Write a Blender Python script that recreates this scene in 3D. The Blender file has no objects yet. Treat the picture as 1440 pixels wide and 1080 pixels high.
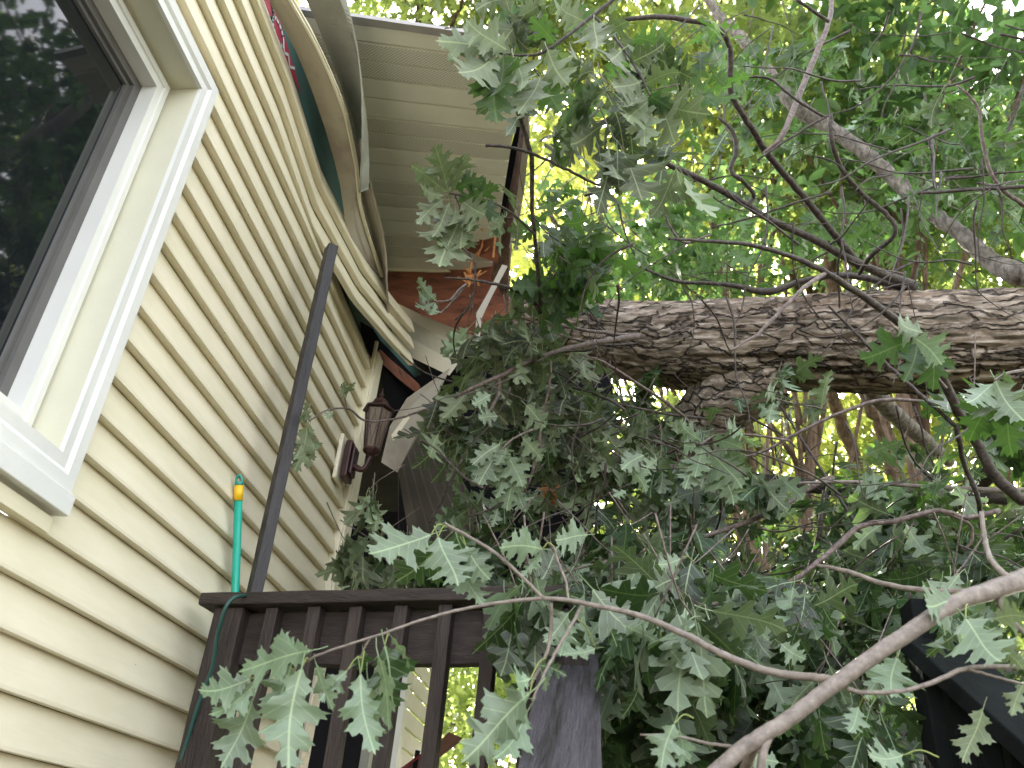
import bpy, math, random
import numpy as np
from mathutils import Vector, noise
from mathutils.geometry import tessellate_polygon
# ------------------------------------------------------------------ camera, world, sun, exposure
# world frame: house wall is the plane x=0, y runs along the wall away from the viewer, eye level is z=0, ground z=-1.6
EYE = np.array([1.18, 0.0, 0.0]); F = 1212.3
RT = np.array([0.99218938, 0.09475872, 0.08112344]); UP = np.array([-0.02142373, -0.5112264, 0.85917902]); FW = np.array([-0.12288715, 0.85420627, 0.50520332])
UP = np.cross(RT, FW)
GROUND = -1.6
scene = bpy.context.scene
C = scene.collection
cd = bpy.data.cameras.new('camera'); cam = bpy.data.objects.new('camera', cd); C.objects.link(cam)
from mathutils import Matrix
cam.matrix_world = Matrix(((RT[0], UP[0], -FW[0], EYE[0]), (RT[1], UP[1], -FW[1], EYE[1]), (RT[2], UP[2], -FW[2], EYE[2]), (0, 0, 0, 1)))
cd.sensor_width = 36; cd.lens = F/1440*36; cd.clip_start = .02; cd.clip_end = 500
cd.dof.use_dof = True; cd.dof.focus_distance = 2.6; cd.dof.aperture_fstop = 5.5
scene.camera = cam
SUN_EL, SUN_AZ = math.radians(38), math.radians(-6)      # azimuth measured from +y towards +x
w = bpy.data.worlds.new('World'); scene.world = w; w.use_nodes = True
nt = w.node_tree; bg = nt.nodes['Background']
sky = nt.nodes.new('ShaderNodeTexSky'); sky.sky_type = 'NISHITA'; sky.sun_disc = False
sky.sun_elevation = SUN_EL; sky.sun_rotation = SUN_AZ; sky.air_density = 1.0; sky.dust_density = 3.0
hsv = nt.nodes.new('ShaderNodeHueSaturation'); hsv.inputs['Saturation'].default_value = .42; nt.links.new(sky.outputs[0], hsv.inputs['Color'])
tint = nt.nodes.new('ShaderNodeMixRGB'); tint.blend_type = 'MULTIPLY'; tint.inputs[0].default_value = 1; tint.inputs[2].default_value = (1.04, .995, .965, 1); nt.links.new(hsv.outputs[0], tint.inputs[1]); nt.links.new(tint.outputs[0], bg.inputs[0]); bg.inputs[1].default_value = .15
sd = bpy.data.lights.new('sun', 'SUN'); sd.energy = 5; sd.angle = math.radians(.5); sd.color = (1, .93, .78)
sun = bpy.data.objects.new('sun', sd); C.objects.link(sun)
S = Vector((math.sin(SUN_AZ)*math.cos(SUN_EL), math.cos(SUN_AZ)*math.cos(SUN_EL), math.sin(SUN_EL)))
sun.rotation_euler = S.to_track_quat('Z', 'Y').to_euler(); sun.location = (0, 5, 20)
scene.view_settings.view_transform = 'Standard'; scene.view_settings.look = 'None'
scene.view_settings.exposure = 3.3; scene.view_settings.gamma = 1
scene.cycles.max_bounces = 8; scene.cycles.transparent_max_bounces = 8; scene.cycles.use_denoising = True
scene.cycles.sample_clamp_indirect = 6
R = random.Random(7); RN = np.random.default_rng(11)
# ------------------------------------------------------------------ geometry helpers
A = np.array
def ray(px, py): return FW + RT*((px-720)/F) - UP*((py-540)/F)
def P(px, py, t): return EYE + ray(px, py)*t
def PX(px, py, x=0.): r = ray(px, py); return EYE + r*((x-EYE[0])/r[0])
def PY(px, py, y): r = ray(px, py); return EYE + r*(y/r[1])
def PZ(px, py, z): r = ray(px, py); return EYE + r*(z/r[2])
def nrm(v): v = A(v, float); return v/(np.linalg.norm(v)+1e-9)
class MB:
    def __init__(s): s.v = []; s.f = []; s.n = 0; s.uv = []; s.hasuv = False
    def add(s, v, f, uv=None):
        v = np.asarray(v, float).reshape(-1, 3); s.v.append(v); s.f += [tuple(i+s.n for i in q) for q in f]; s.n += len(v)
        s.uv.append(np.zeros((len(v), 2)) if uv is None else np.asarray(uv, float)); s.hasuv |= uv is not None
        return s
    def hexa(s, b):      # 8 corners: bottom 0-3 loop, top 4-7 loop
        return s.add(b, [(3, 2, 1, 0), (4, 5, 6, 7), (0, 1, 5, 4), (1, 2, 6, 5), (2, 3, 7, 6), (3, 0, 4, 7)])
    def box(s, a, b):
        x0, y0, z0 = a; x1, y1, z1 = b
        return s.hexa([(x0, y0, z0), (x1, y0, z0), (x1, y1, z0), (x0, y1, z0), (x0, y0, z1), (x1, y0, z1), (x1, y1, z1), (x0, y1, z1)])
    def beam(s, p, q, wv, hv, seg=1, jit=0):      # square section from p to q, half-vectors wv, hv
        p, q, wv, hv = map(lambda a: A(a, float), (p, q, wv, hv)); V = []; Fs = []; UVs = []
        for i in range(seg+1):
            c = p+(q-p)*i/seg
            for a, b in ((-1, -1), (1, -1), (1, 1), (-1, 1)):
                V.append(c+wv*a+hv*b + RN.normal(0, 1, 3)*jit)
        for i in range(seg):
            for k in range(4): Fs.append((i*4+k, i*4+(k+1) % 4, i*4+4+(k+1) % 4, i*4+4+k))
        Fs += [(3, 2, 1, 0), (seg*4, seg*4+1, seg*4+2, seg*4+3)]
        L = np.linalg.norm(q-p)
        return s.add(V, Fs)
    def sheet(s, rows, uv=None):      # grid of points
        rows = [np.asarray(r, float) for r in rows]; m = len(rows[0]); n = len(rows)
        f = [(i*m+j, i*m+j+1, (i+1)*m+j+1, (i+1)*m+j) for i in range(n-1) for j in range(m-1)]
        if uv is None: uv = [(j/(m-1), i/(n-1)) for i in range(n) for j in range(m)]
        return s.add(np.concatenate(rows), f, uv)
    def tube(s, pts, rad, n=8, sub=4, caps=True, wob=0., disp=None):
        pts = [A(p, float) for p in pts]; rad = list(rad) if hasattr(rad, '__len__') else [rad]*len(pts)
        if len(rad) == 2 and len(pts) > 2: rad = list(np.linspace(rad[0], rad[1], len(pts)))
        Q = []; rr = []
        if sub > 1 and len(pts) > 2:
            e = [2*pts[0]-pts[1]]+pts+[2*pts[-1]-pts[-2]]
            for i in range(len(pts)-1):
                p0, p1, p2, p3 = e[i:i+4]
                for k in range(sub):
                    t = k/sub
                    Q.append(.5*((2*p1)+(-p0+p2)*t+(2*p0-5*p1+4*p2-p3)*t*t+(-p0+3*p1-3*p2+p3)*t**3)); rr.append(rad[i]*(1-t)+rad[i+1]*t)
            Q.append(pts[-1]); rr.append(rad[-1])
        elif sub > 1:
            for k in range(sub+1): t = k/sub; Q.append(pts[0]*(1-t)+pts[1]*t); rr.append(rad[0]*(1-t)+rad[-1]*t)
        else: Q = pts; rr = rad
        m = len(Q)
        if wob: Q = [q+RN.normal(0, wob, 3) for q in Q[:1]] [:0] + [q+(RN.normal(0, wob, 3) if 0 < i < m-1 else 0) for i, q in enumerate(Q)]
        V = []; UVv = []; up = None; L = 0
        for i in range(m):
            d = nrm(Q[min(i+1, m-1)]-Q[max(i-1, 0)])
            if up is None: up = nrm(np.cross(d, (0.31, .2, .93) if abs(d[2]) < .9 else (1, 0, 0)))
            up = nrm(up-d*(up@d)); sd_ = np.cross(d, up)
            if i: L += np.linalg.norm(Q[i]-Q[i-1])
            for k in range(n):
                a = 2*math.pi*k/n; r = rr[i]
                if disp: r = r+disp(L, a, r)
                V.append(Q[i]+(up*math.cos(a)+sd_*math.sin(a))*r); UVv.append((k/n, L))
        f = [(i*n+k, i*n+(k+1) % n, (i+1)*n+(k+1) % n, (i+1)*n+k) for i in range(m-1) for k in range(n)]
        if caps: f += [tuple(reversed(range(n))), tuple(range((m-1)*n, m*n))]
        return s.add(V, f, UVv)
    def build(s, name, mat, parent=None, smooth=False, bevel=0):
        me = bpy.data.meshes.new(name); me.from_pydata(np.concatenate(s.v).tolist(), [], s.f)
        if s.hasuv:
            uv = np.concatenate(s.uv); l = me.uv_layers.new(name='UVMap'); idx = np.empty(len(me.loops), np.int32); me.loops.foreach_get('vertex_index', idx)
            l.data.foreach_set('uv', uv[idx].ravel())
        if smooth: me.polygons.foreach_set('use_smooth', [True]*len(me.polygons))
        me.materials.append(mat); me.update()
        o = bpy.data.objects.new(name, me); C.objects.link(o)
        if parent: o.parent = parent; o.matrix_parent_inverse = Matrix.Translation(-parent.location)
        if bevel:
            b = o.modifiers.new('bevel', 'BEVEL'); b.width = bevel; b.segments = 2; b.limit_method = 'ANGLE'
        return o
def thing(name, label, cat, loc=(0, 0, 0), group=None):
    o = bpy.data.objects.new(name, None); C.objects.link(o); o.location = Vector([float(a) for a in loc]); o.empty_display_size = .1
    o['label'] = label; o['category'] = cat
    if group: o['group'] = group
    return o
def tag(o, label=None, cat=None, group=None, kind=None):
    for k, v in (('label', label), ('category', cat), ('group', group), ('kind', kind)):
        if v: o[k] = v
    return o
# ------------------------------------------------------------------ materials
def mat(name):
    m = bpy.data.materials.new(name); m.use_nodes = True; n = m.node_tree; b = n.nodes['Principled BSDF']
    return m, n, b, n.nodes.new, n.links.new
def simple(name, col, rough=.5, var=.15, scale=8, bump=.1, bscale=60, metal=0, stretch=(1, 1, 1), spec=.5, dark=None, dscale=3, dthr=.62):
    m, n, b, N, L = mat(name)
    tc = N('ShaderNodeTexCoord'); mp = N('ShaderNodeMapping'); mp.inputs['Scale'].default_value = stretch; L(tc.outputs['Object'], mp.inputs[0])
    nz = N('ShaderNodeTexNoise'); nz.inputs['Scale'].default_value = scale; nz.inputs['Detail'].default_value = 6; L(mp.outputs[0], nz.inputs[0])
    cr = N('ShaderNodeValToRGB'); c = A(col[:3]); cr.color_ramp.elements[0].position = .3; cr.color_ramp.elements[1].position = .7
    cr.color_ramp.elements[0].color = (*np.clip(c*(1-var), 0, 1), 1); cr.color_ramp.elements[1].color = (*np.clip(c*(1+var), 0, 1), 1)
    L(nz.outputs[0], cr.inputs[0]); out = cr.outputs[0]
    if dark is not None:
        n2 = N('ShaderNodeTexNoise'); n2.inputs['Scale'].default_value = dscale; n2.inputs['Detail'].default_value = 8; n2.inputs['Roughness'].default_value = .7; L(mp.outputs[0], n2.inputs[0])
        r2 = N('ShaderNodeValToRGB'); r2.color_ramp.elements[0].position = dthr; r2.color_ramp.elements[1].position = dthr+.12; L(n2.outputs[0], r2.inputs[0])
        mx = N('ShaderNodeMixRGB'); L(r2.outputs[0], mx.inputs[0]); L(out, mx.inputs[1]); mx.inputs[2].default_value = (*dark, 1); out = mx.outputs[0]
    L(out, b.inputs['Base Color']); b.inputs['Roughness'].default_value = rough; b.inputs['Metallic'].default_value = metal; b.inputs['Specular IOR Level'].default_value = spec
    if bump:
        n3 = N('ShaderNodeTexNoise'); n3.inputs['Scale'].default_value = bscale; n3.inputs['Detail'].default_value = 5; L(mp.outputs[0], n3.inputs[0])
        bp = N('ShaderNodeBump'); bp.inputs['Strength'].default_value = bump; bp.inputs['Distance'].default_value = .01; L(n3.outputs[0], bp.inputs['Height']); L(bp.outputs[0], b.inputs['Normal'])
    return m
def siding_mat(name, col):
    m, n, b, N, L = mat(name)
    tc = N('ShaderNodeTexCoord'); mp = N('ShaderNodeMapping'); mp.inputs['Scale'].default_value = (6, 1.2, 6); L(tc.outputs['Object'], mp.inputs[0])
    nz = N('ShaderNodeTexNoise'); nz.inputs['Scale'].default_value = 2.2; nz.inputs['Detail'].default_value = 7; nz.inputs['Roughness'].default_value = .65; L(mp.outputs[0], nz.inputs[0])
    cr = N('ShaderNodeValToRGB'); c = A(col); cr.color_ramp.elements[0].position = .25; cr.color_ramp.elements[1].position = .75
    cr.color_ramp.elements[0].color = (*(c*A([.86, .87, .80])), 1); cr.color_ramp.elements[1].color = (*(c*1.04), 1); L(nz.outputs[0], cr.inputs[0])
    # small dirt specks
    vo = N('ShaderNodeTexVoronoi'); vo.inputs['Scale'].default_value = 16; L(tc.outputs['Object'], vo.inputs[0])
    wn = N('ShaderNodeMath'); wn.operation = 'LESS_THAN'; L(vo.outputs['Distance'], wn.inputs[0]); 
    sp = N('ShaderNodeMath'); sp.operation = 'MULTIPLY'; sx = N('ShaderNodeSeparateColor'); L(vo.outputs['Color'], sx.inputs[0]); L(sx.outputs[0], sp.inputs[0]); sp.inputs[1].default_value = .034
    L(sp.outputs[0], wn.inputs[1])
    gt = N('ShaderNodeMath'); gt.operation = 'GREATER_THAN'; L(sx.outputs[1], gt.inputs[0]); gt.inputs[1].default_value = .82
    ml = N('ShaderNodeMath'); ml.operation = 'MULTIPLY'; L(wn.outputs[0], ml.inputs[0]); L(gt.outputs[0], ml.inputs[1])
    mx = N('ShaderNodeMixRGB'); L(ml.outputs[0], mx.inputs[0]); L(cr.outputs[0], mx.inputs[1]); mx.inputs[2].default_value = (.06, .045, .03, 1)
    L(mx.outputs[0], b.inputs['Base Color']); b.inputs['Roughness'].default_value = .42
    n3 = N('ShaderNodeTexNoise'); n3.inputs['Scale'].default_value = 40; n3.inputs['Detail'].default_value = 6
    mp2 = N('ShaderNodeMapping'); mp2.inputs['Scale'].default_value = (3, .25, 3); L(tc.outputs['Object'], mp2.inputs[0]); L(mp2.outputs[0], n3.inputs[0])
    bp = N('ShaderNodeBump'); bp.inputs['Strength'].default_value = .12; bp.inputs['Distance'].default_value = .004; L(n3.outputs[0], bp.inputs['Height']); L(bp.outputs[0], b.inputs['Normal'])
    return m
def leaf_mat(name, top, under, trans, tw=.35, rough=.5, spec=.4):
    m, n, b, N, L = mat(name)
    uv = N('ShaderNodeUVMap'); uv.uv_map = 'UVMap'; sp = N('ShaderNodeSeparateXYZ'); L(uv.outputs[0], sp.inputs[0])
    def M(op, a, b_=None, c_=None):
        q = N('ShaderNodeMath'); q.operation = op
        for i, v in enumerate((a, b_, c_)):
            if v is None: continue
            if isinstance(v, (int, float)): q.inputs[i].default_value = v
            else: L(v, q.inputs[i])
        return q.outputs[0]
    ax = M('ABSOLUTE', sp.outputs[0])
    mid = M('LESS_THAN', ax, .010)
    side = M('LESS_THAN', M('FRACT', M('MULTIPLY', M('SUBTRACT', sp.outputs[1], M('MULTIPLY', ax, .85)), 6.7)), .075)
    vein = M('MAXIMUM', mid, M('MULTIPLY', side, .6))
    at = N('ShaderNodeAttribute'); at.attribute_name = 'rnd'
    geo = N('ShaderNodeNewGeometry')
    mx = N('ShaderNodeMixRGB'); L(geo.outputs['Backfacing'], mx.inputs[0]); mx.inputs[1].default_value = (*top, 1); mx.inputs[2].default_value = (*under, 1)
    tc = N('ShaderNodeTexCoord'); nz = N('ShaderNodeTexNoise'); nz.inputs['Scale'].default_value = 22; nz.inputs['Detail'].default_value = 4; L(tc.outputs['Object'], nz.inputs[0])
    hs = N('ShaderNodeHueSaturation'); L(mx.outputs[0], hs.inputs['Color'])
    L(M('ADD', M('MULTIPLY', at.outputs['Fac'], .05), .475), hs.inputs['Hue'])
    L(M('ADD', M('MULTIPLY', at.outputs['Fac'], .55), M('MULTIPLY', nz.outputs[0], .5)), hs.inputs['Value']); hs.inputs['Saturation'].default_value = 1.0
    hv = N('ShaderNodeMath'); 
    vm = N('ShaderNodeMixRGB'); L(M('MULTIPLY', vein, .55), vm.inputs[0]); L(hs.outputs[0], vm.inputs[1]); vm.inputs[2].default_value = (*(A(under)*1.35+A([.06, .06, 0])), 1)
    L(vm.outputs[0], b.inputs['Base Color']); b.inputs['Roughness'].default_value = rough; b.inputs['Specular IOR Level'].default_value = spec
    bp = N('ShaderNodeBump'); bp.inputs['Strength'].default_value = .35; bp.inputs['Distance'].default_value = .002
    L(M('ADD', vein, M('MULTIPLY', nz.outputs[0], 1.5)), bp.inputs['Height']); L(bp.outputs[0], b.inputs['Normal'])
    tr = N('ShaderNodeBsdfTranslucent'); tr.inputs[0].default_value = (*trans, 1)
    ms = N('ShaderNodeMixShader'); ms.inputs[0].default_value = tw; L(b.outputs[0], ms.inputs[1]); L(tr.outputs[0], ms.inputs[2])
    L(ms.outputs[0], n.nodes['Material Output'].inputs[0])
    return m
def bark_mat(name, c0, c1, c2, scale=14, st=(1, .14), bump=.8, dist=.02, lichen=None, rough=.85):
    m, n, b, N, L = mat(name)
    uv = N('ShaderNodeUVMap'); uv.uv_map = 'UVMap'; mp = N('ShaderNodeMapping'); mp.inputs['Scale'].default_value = (1, st[1]/.14, 1); L(uv.outputs[0], mp.inputs[0])
    tc = N('ShaderNodeTexCoord'); nz = N('ShaderNodeTexNoise'); nz.inputs['Scale'].default_value = scale; nz.inputs['Detail'].default_value = 8; nz.inputs['Roughness'].default_value = .65
    mp2 = N('ShaderNodeMapping'); mp2.inputs['Scale'].default_value = st[2:] if len(st) > 2 else (1, 1, 1); L(tc.outputs['Object'], mp2.inputs[0]); L(mp2.outputs[0], nz.inputs[0])
    cr = N('ShaderNodeValToRGB'); e = cr.color_ramp.elements; e[0].position = .32; e[0].color = (*c0, 1); e[1].position = .68; e[1].color = (*c2, 1); q = e.new(.5); q.color = (*c1, 1)
    L(nz.outputs[0], cr.inputs[0]); out = cr.outputs[0]
    if lichen:
        n2 = N('ShaderNodeTexNoise'); n2.inputs['Scale'].default_value = 5; n2.inputs['Detail'].default_value = 6; L(tc.outputs['Object'], n2.inputs[0])
        r2 = N('ShaderNodeValToRGB'); r2.color_ramp.elements[0].position = .52; r2.color_ramp.elements[1].position = .66; L(n2.outputs[0], r2.inputs[0])
        mx = N('ShaderNodeMixRGB'); L(r2.outputs[0], mx.inputs[0]); L(out, mx.inputs[1]); mx.inputs[2].default_value = (*lichen, 1); out = mx.outputs[0]
    L(out, b.inputs['Base Color']); b.inputs['Roughness'].default_value = rough; b.inputs['Specular IOR Level'].default_value = .3
    bp = N('ShaderNodeBump'); bp.inputs['Strength'].default_value = bump; bp.inputs['Distance'].default_value = dist; L(nz.outputs[0], bp.inputs['Height']); L(bp.outputs[0], b.inputs['Normal'])
    return m
M_side = siding_mat('vinyl_siding', (.82, .745, .585))
M_trim = simple('white_trim', (.70, .695, .66), .4, .05, 5, .05, 90, dark=(.5, .45, .36), dscale=9, dthr=.68)
M_cream = simple('cream_reveal', (.62, .60, .47), .5, .06, 4, .05, 90, dark=(.45, .38, .25), dscale=12, dthr=.66)
M_gray = simple('dark_sash', (.10, .095, .09), .35, .1, 10, .03)
M_foam = simple('blue_green_foam_board', (.05, .12, .115), .6, .15, 6, .1, 40)
M_red = simple('red_print', (.30, .02, .05), .5, .1, 6, 0)
M_white = simple('white_print', (.55, .55, .55), .5, .05, 6, 0)
M_wood = simple('brown_stained_wood', (.031, .022, .0185), .6, .4, 5, .5, 22, stretch=(10, 10, 1.4), spec=.3, dark=(.065, .045, .037), dscale=1.6, dthr=.60)
M_woodx = simple('brown_stained_rail', (.031, .022, .0185), .6, .4, 5, .5, 22, stretch=(1.4, 10, 10), spec=.3, dark=(.065, .045, .037), dscale=1.6, dthr=.60)
M_postw = simple('dark_post_paint', (.022, .018, .019), .5, .35, 6, .4, 30, stretch=(8, 8, 1), dark=(.12, .11, .11), dscale=9, dthr=.64)
M_hand = simple('weathered_handrail', (.062, .054, .064), .5, .35, 5, .8, 16, stretch=(14, 1, 1), spec=.6, dark=(.022, .018, .02), dscale=2.4, dthr=.5)
M_dkwood = simple('near_black_wood', (.010, .012, .012), 1, .3, 8, .3, spec=.08)
M_ply = simple('reddish_plywood', (.21, .068, .034), .7, .4, 5, .3, 30, stretch=(1, 1, 4), dark=(.07, .02, .012), dscale=3, dthr=.52)
M_raw = simple('raw_splintered_wood', (.55, .24, .09), .7, .3, 20, .5, 60, stretch=(1, 1, 6))
M_fascia = simple('split_fascia_board', (.17, .105, .075), .8, .4, 8, .6, 30, stretch=(6, 1, 6), dark=(.03, .025, .025), dscale=4, dthr=.5)
M_grey_alu = simple('pale_fascia_cover', (.40, .36, .29), .5, .1, 5, .05)
M_brown = simple('shade_toned_clapboard', (.075, .062, .045), .8, .3, 5, .2)  # shade under the crushed roof is put into this siding colour
M_black = simple('unlit_wall_void', (.006, .006, .007), 1, .2, 8, 0, spec=.1)  # black colour in place of shade: torn hole and rear wall
M_gray2 = simple('shadow_grey_channel', (.34, .32, .31), .6, .15, 8, .1)  # grey carries the shadow on the soffit's first band
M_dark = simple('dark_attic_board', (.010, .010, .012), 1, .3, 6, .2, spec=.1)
M_iron = simple('oxblood_lantern_metal', (.050, .019, .017), .42, .3, 12, .15, 60, metal=.2)
M_green = simple('green_plastic', (.01, .33, .23), .3, .05, 6, .02)
M_green2 = simple('green_grip_plastic', (.02, .24, .20), .35, .1, 6, .02)
M_yellow = simple('yellow_plastic', (.75, .45, .01), .35, .08, 6, .02)
M_cord = simple('dark_green_hose', (.012, .06, .05), .35, .1, 6, .02)
M_redc = simple('red_cloth', (.13, .006, .012), .8, .2, 10, .1)
M_ground = simple('leaf_litter_ground', (.07, .055, .03), .95, .5, 3, .6, 9, dark=(.03, .05, .015), dscale=.6, dthr=.5)
M_gravel = simple('deck_boards', (.07, .045, .035), .8, .3, 4, .3, 20, stretch=(8, 1, 1))
def plate_bark():
    m, n, b, N, L = mat('plated_oak_bark'); tc = N('ShaderNodeTexCoord')
    nz = N('ShaderNodeTexNoise'); nz.inputs['Scale'].default_value = 5; nz.inputs['Detail'].default_value = 5; L(tc.outputs['Object'], nz.inputs[0])
    mpp = N('ShaderNodeMapping'); mpp.inputs['Scale'].default_value = (1.0, 17, 17); L(tc.outputs['Object'], mpp.inputs[0])
    ad = N('ShaderNodeMixRGB'); ad.blend_type = 'ADD'; ad.inputs[0].default_value = 1.0; L(mpp.outputs[0], ad.inputs[1])
    sc = N('ShaderNodeMixRGB'); sc.blend_type = 'MULTIPLY'; sc.inputs[0].default_value = 1; L(nz.outputs['Color'], sc.inputs[1]); sc.inputs[2].default_value = (1.3, 3.4, 3.4, 1); L(sc.outputs[0], ad.inputs[2])
    vo = N('ShaderNodeTexVoronoi'); vo.feature = 'DISTANCE_TO_EDGE'; vo.inputs['Scale'].default_value = 1; L(ad.outputs[0], vo.inputs[0])
    cr = N('ShaderNodeValToRGB'); cr.color_ramp.elements[0].position = .0; cr.color_ramp.elements[1].position = .10; L(vo.outputs['Distance'], cr.inputs[0])
    mp2 = N('ShaderNodeMapping'); mp2.inputs['Scale'].default_value = (.3, 1, 1.2); L(tc.outputs['Object'], mp2.inputs[0])
    n2 = N('ShaderNodeTexNoise'); n2.inputs['Scale'].default_value = 42; n2.inputs['Detail'].default_value = 9; n2.inputs['Roughness'].default_value = .7; L(mp2.outputs[0], n2.inputs[0])
    mp5 = N('ShaderNodeMapping'); mp5.inputs['Scale'].default_value = (.10, 1, 1); L(tc.outputs['Object'], mp5.inputs[0]); n5 = N('ShaderNodeTexNoise'); n5.inputs['Scale'].default_value = 34; n5.inputs['Detail'].default_value = 7; n5.inputs['Roughness'].default_value = .6; L(mp5.outputs[0], n5.inputs[0])
    c2 = N('ShaderNodeValToRGB'); e = c2.color_ramp.elements; e[0].position = .38; e[0].color = (.085, .078, .060, 1); e[1].position = .60; e[1].color = (.45, .38, .315, 1); q = e.new(.5); q.color = (.22, .17, .13, 1); av = N('ShaderNodeMixRGB'); av.inputs[0].default_value = .55; L(n2.outputs[0], av.inputs[1]); L(n5.outputs[0], av.inputs[2]); L(av.outputs[0], c2.inputs[0])
    n3 = N('ShaderNodeTexNoise'); n3.inputs['Scale'].default_value = 3.3; n3.inputs['Detail'].default_value = 8; n3.inputs['Roughness'].default_value = .7; L(mp2.outputs[0], n3.inputs[0])
    c3 = N('ShaderNodeValToRGB'); c3.color_ramp.elements[0].position = .52; c3.color_ramp.elements[1].position = .66; c3.color_ramp.elements[1].color = (.6, .6, .6, 1); L(n3.outputs[0], c3.inputs[0])
    m1 = N('ShaderNodeMixRGB'); L(c3.outputs[0], m1.inputs[0]); L(c2.outputs[0], m1.inputs[1]); m1.inputs[2].default_value = (.20, .115, .065, 1)
    m2 = N('ShaderNodeMixRGB'); gx = N('ShaderNodeMath'); gx.operation = 'MAXIMUM'; L(cr.outputs[0], gx.inputs[0]); n4 = N('ShaderNodeTexNoise'); n4.inputs['Scale'].default_value = 9; n4.inputs['Detail'].default_value = 4; L(mp2.outputs[0], n4.inputs[0]); r4 = N('ShaderNodeValToRGB'); r4.color_ramp.elements[0].position = .45; r4.color_ramp.elements[1].position = .62; r4.color_ramp.elements[1].color = (.85, .85, .85, 1); L(n4.outputs[0], r4.inputs[0]); L(r4.outputs[0], gx.inputs[1]); L(gx.outputs[0], m2.inputs[0]); m2.inputs[1].default_value = (.028, .021, .017, 1); L(m1.outputs[0], m2.inputs[2])
    L(m2.outputs[0], b.inputs['Base Color']); b.inputs['Roughness'].default_value = .85; b.inputs['Specular IOR Level'].default_value = .25
    ma = N('ShaderNodeMath'); ma.operation = 'MULTIPLY_ADD'; L(av.outputs[0], ma.inputs[0]); ma.inputs[1].default_value = 1.3; L(cr.outputs[0], ma.inputs[2])
    bp = N('ShaderNodeBump'); bp.inputs['Strength'].default_value = 1; bp.inputs['Distance'].default_value = .016; L(ma.outputs[0], bp.inputs['Height']); L(bp.outputs[0], b.inputs['Normal'])
    return m
M_bark = plate_bark()
M_barkd = bark_mat('dark_limb_bark', (.010, .009, .008), (.040, .033, .027), (.11, .095, .08), 20, (1, .14, .5, 1, 1), .9, .018)  # darker bark tones for the lower limbs
M_bark2 = bark_mat('grey_limb_bark', (.05, .042, .035), (.13, .112, .092), (.25, .22, .185), 38, (1, .14, 1, 1, .5), .5, .006)
M_twig = bark_mat('smooth_brown_twig', (.055, .038, .034), (.13, .095, .085), (.24, .19, .17), 70, (1, .14, 1, 1, 1), .3, .002, rough=.45)
M_darktwig = bark_mat('dark_twig', (.02, .015, .013), (.055, .042, .036), (.11, .09, .08), 70, (1, .14, 1, 1, 1), .3, .002, rough=.55)
M_pale = bark_mat('pale_young_oak_bark', (.13, .105, .088), (.20, .165, .14), (.28, .235, .20), 60, (1, .14, 1, 1, 1), .5, .003, rough=.4)
M_wtrunk = bark_mat('woodland_bark', (.05, .032, .02), (.14, .09, .06), (.24, .17, .12), 14, (1, .14, 2, 2, .35), .8, .02)
M_leaf = leaf_mat('oak_leaf', (.035, .075, .028), (.27, .345, .225), (.20, .36, .08), .15, .40)
M_leafn = leaf_mat('near_oak_leaf', (.035, .080, .022), (.28, .375, .235), (.22, .40, .09), .15, .36, .5)
M_leafd = leaf_mat('limp_oak_leaf', (.080, .100, .062), (.29, .345, .205), (.20, .32, .09), .17)
M_leafg = leaf_mat('bright_oak_leaf', (.024, .066, .018), (.085, .135, .055), (.18, .38, .06), .28)
M_leafk = leaf_mat('shade_toned_oak_leaf', (.016, .042, .013), (.055, .090, .038), (.10, .24, .04), .15)  # darkened leaf copy: shade between the leaves is put into its colours
M_bg = leaf_mat('woodland_leaf', (.055, .100, .036), (.10, .15, .06), (.44, .56, .14), .47)
M_bgy = leaf_mat('yellowing_leaf', (.10, .14, .035), (.14, .19, .06), (.60, .66, .14), .48)
M_bgc = leaf_mat('cool_green_leaf', (.028, .080, .030), (.075, .135, .06), (.24, .44, .12), .40)
# glass
M_glass, n, b, N, L = mat('window_glass'); b.inputs['Base Color'].default_value = (.008, .010, .012, 1); b.inputs['Roughness'].default_value = .03; b.inputs['IOR'].default_value = 1.5; b.inputs['Specular IOR Level'].default_value = .5
M_amber, n, b, N, L = mat('leaded_lantern_glass'); b.inputs['Base Color'].default_value = (.27, .215, .16, 1); b.inputs['Roughness'].default_value = .25; b.inputs['Transmission Weight'].default_value = .3
M_bulb, n, b, N, L = mat('amber_bulb'); b.inputs['Base Color'].default_value = (.75, .28, .08, 1); b.inputs['Roughness'].default_value = .2
# perforated soffit
M_soff, n, b, N, L = mat('vented_soffit_vinyl')
uvn = N('ShaderNodeUVMap'); uvn.uv_map = 'UVMap'; vo = N('ShaderNodeTexVoronoi'); vo.inputs['Scale'].default_value = 1; vo.inputs['Randomness'].default_value = 0
mp = N('ShaderNodeMapping'); mp.inputs['Scale'].default_value = (115, 115, 1); mp.inputs['Rotation'].default_value = (0, 0, math.radians(45)); L(uvn.outputs[0], mp.inputs[0]); L(mp.outputs[0], vo.inputs[0])
lt = N('ShaderNodeMath'); lt.operation = 'LESS_THAN'; lt.inputs[1].default_value = .36; L(vo.outputs['Distance'], lt.inputs[0])
mx = N('ShaderNodeMixRGB'); L(lt.outputs[0], mx.inputs[0]); mx.inputs[1].default_value = (.74, .71, .615, 1); mx.inputs[2].default_value = (.42, .40, .34, 1); L(mx.outputs[0], b.inputs['Base Color']); b.inputs['Roughness'].default_value = .5
M_soffp = simple('soffit_vinyl', (.76, .73, .63), .5, .06, 5, .05)
M_peel = simple('peeled_siding_back', (.42, .37, .29), .5, .1, 3, .1, 20, dark=(.33, .27, .22), dscale=2, dthr=.5)
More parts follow.
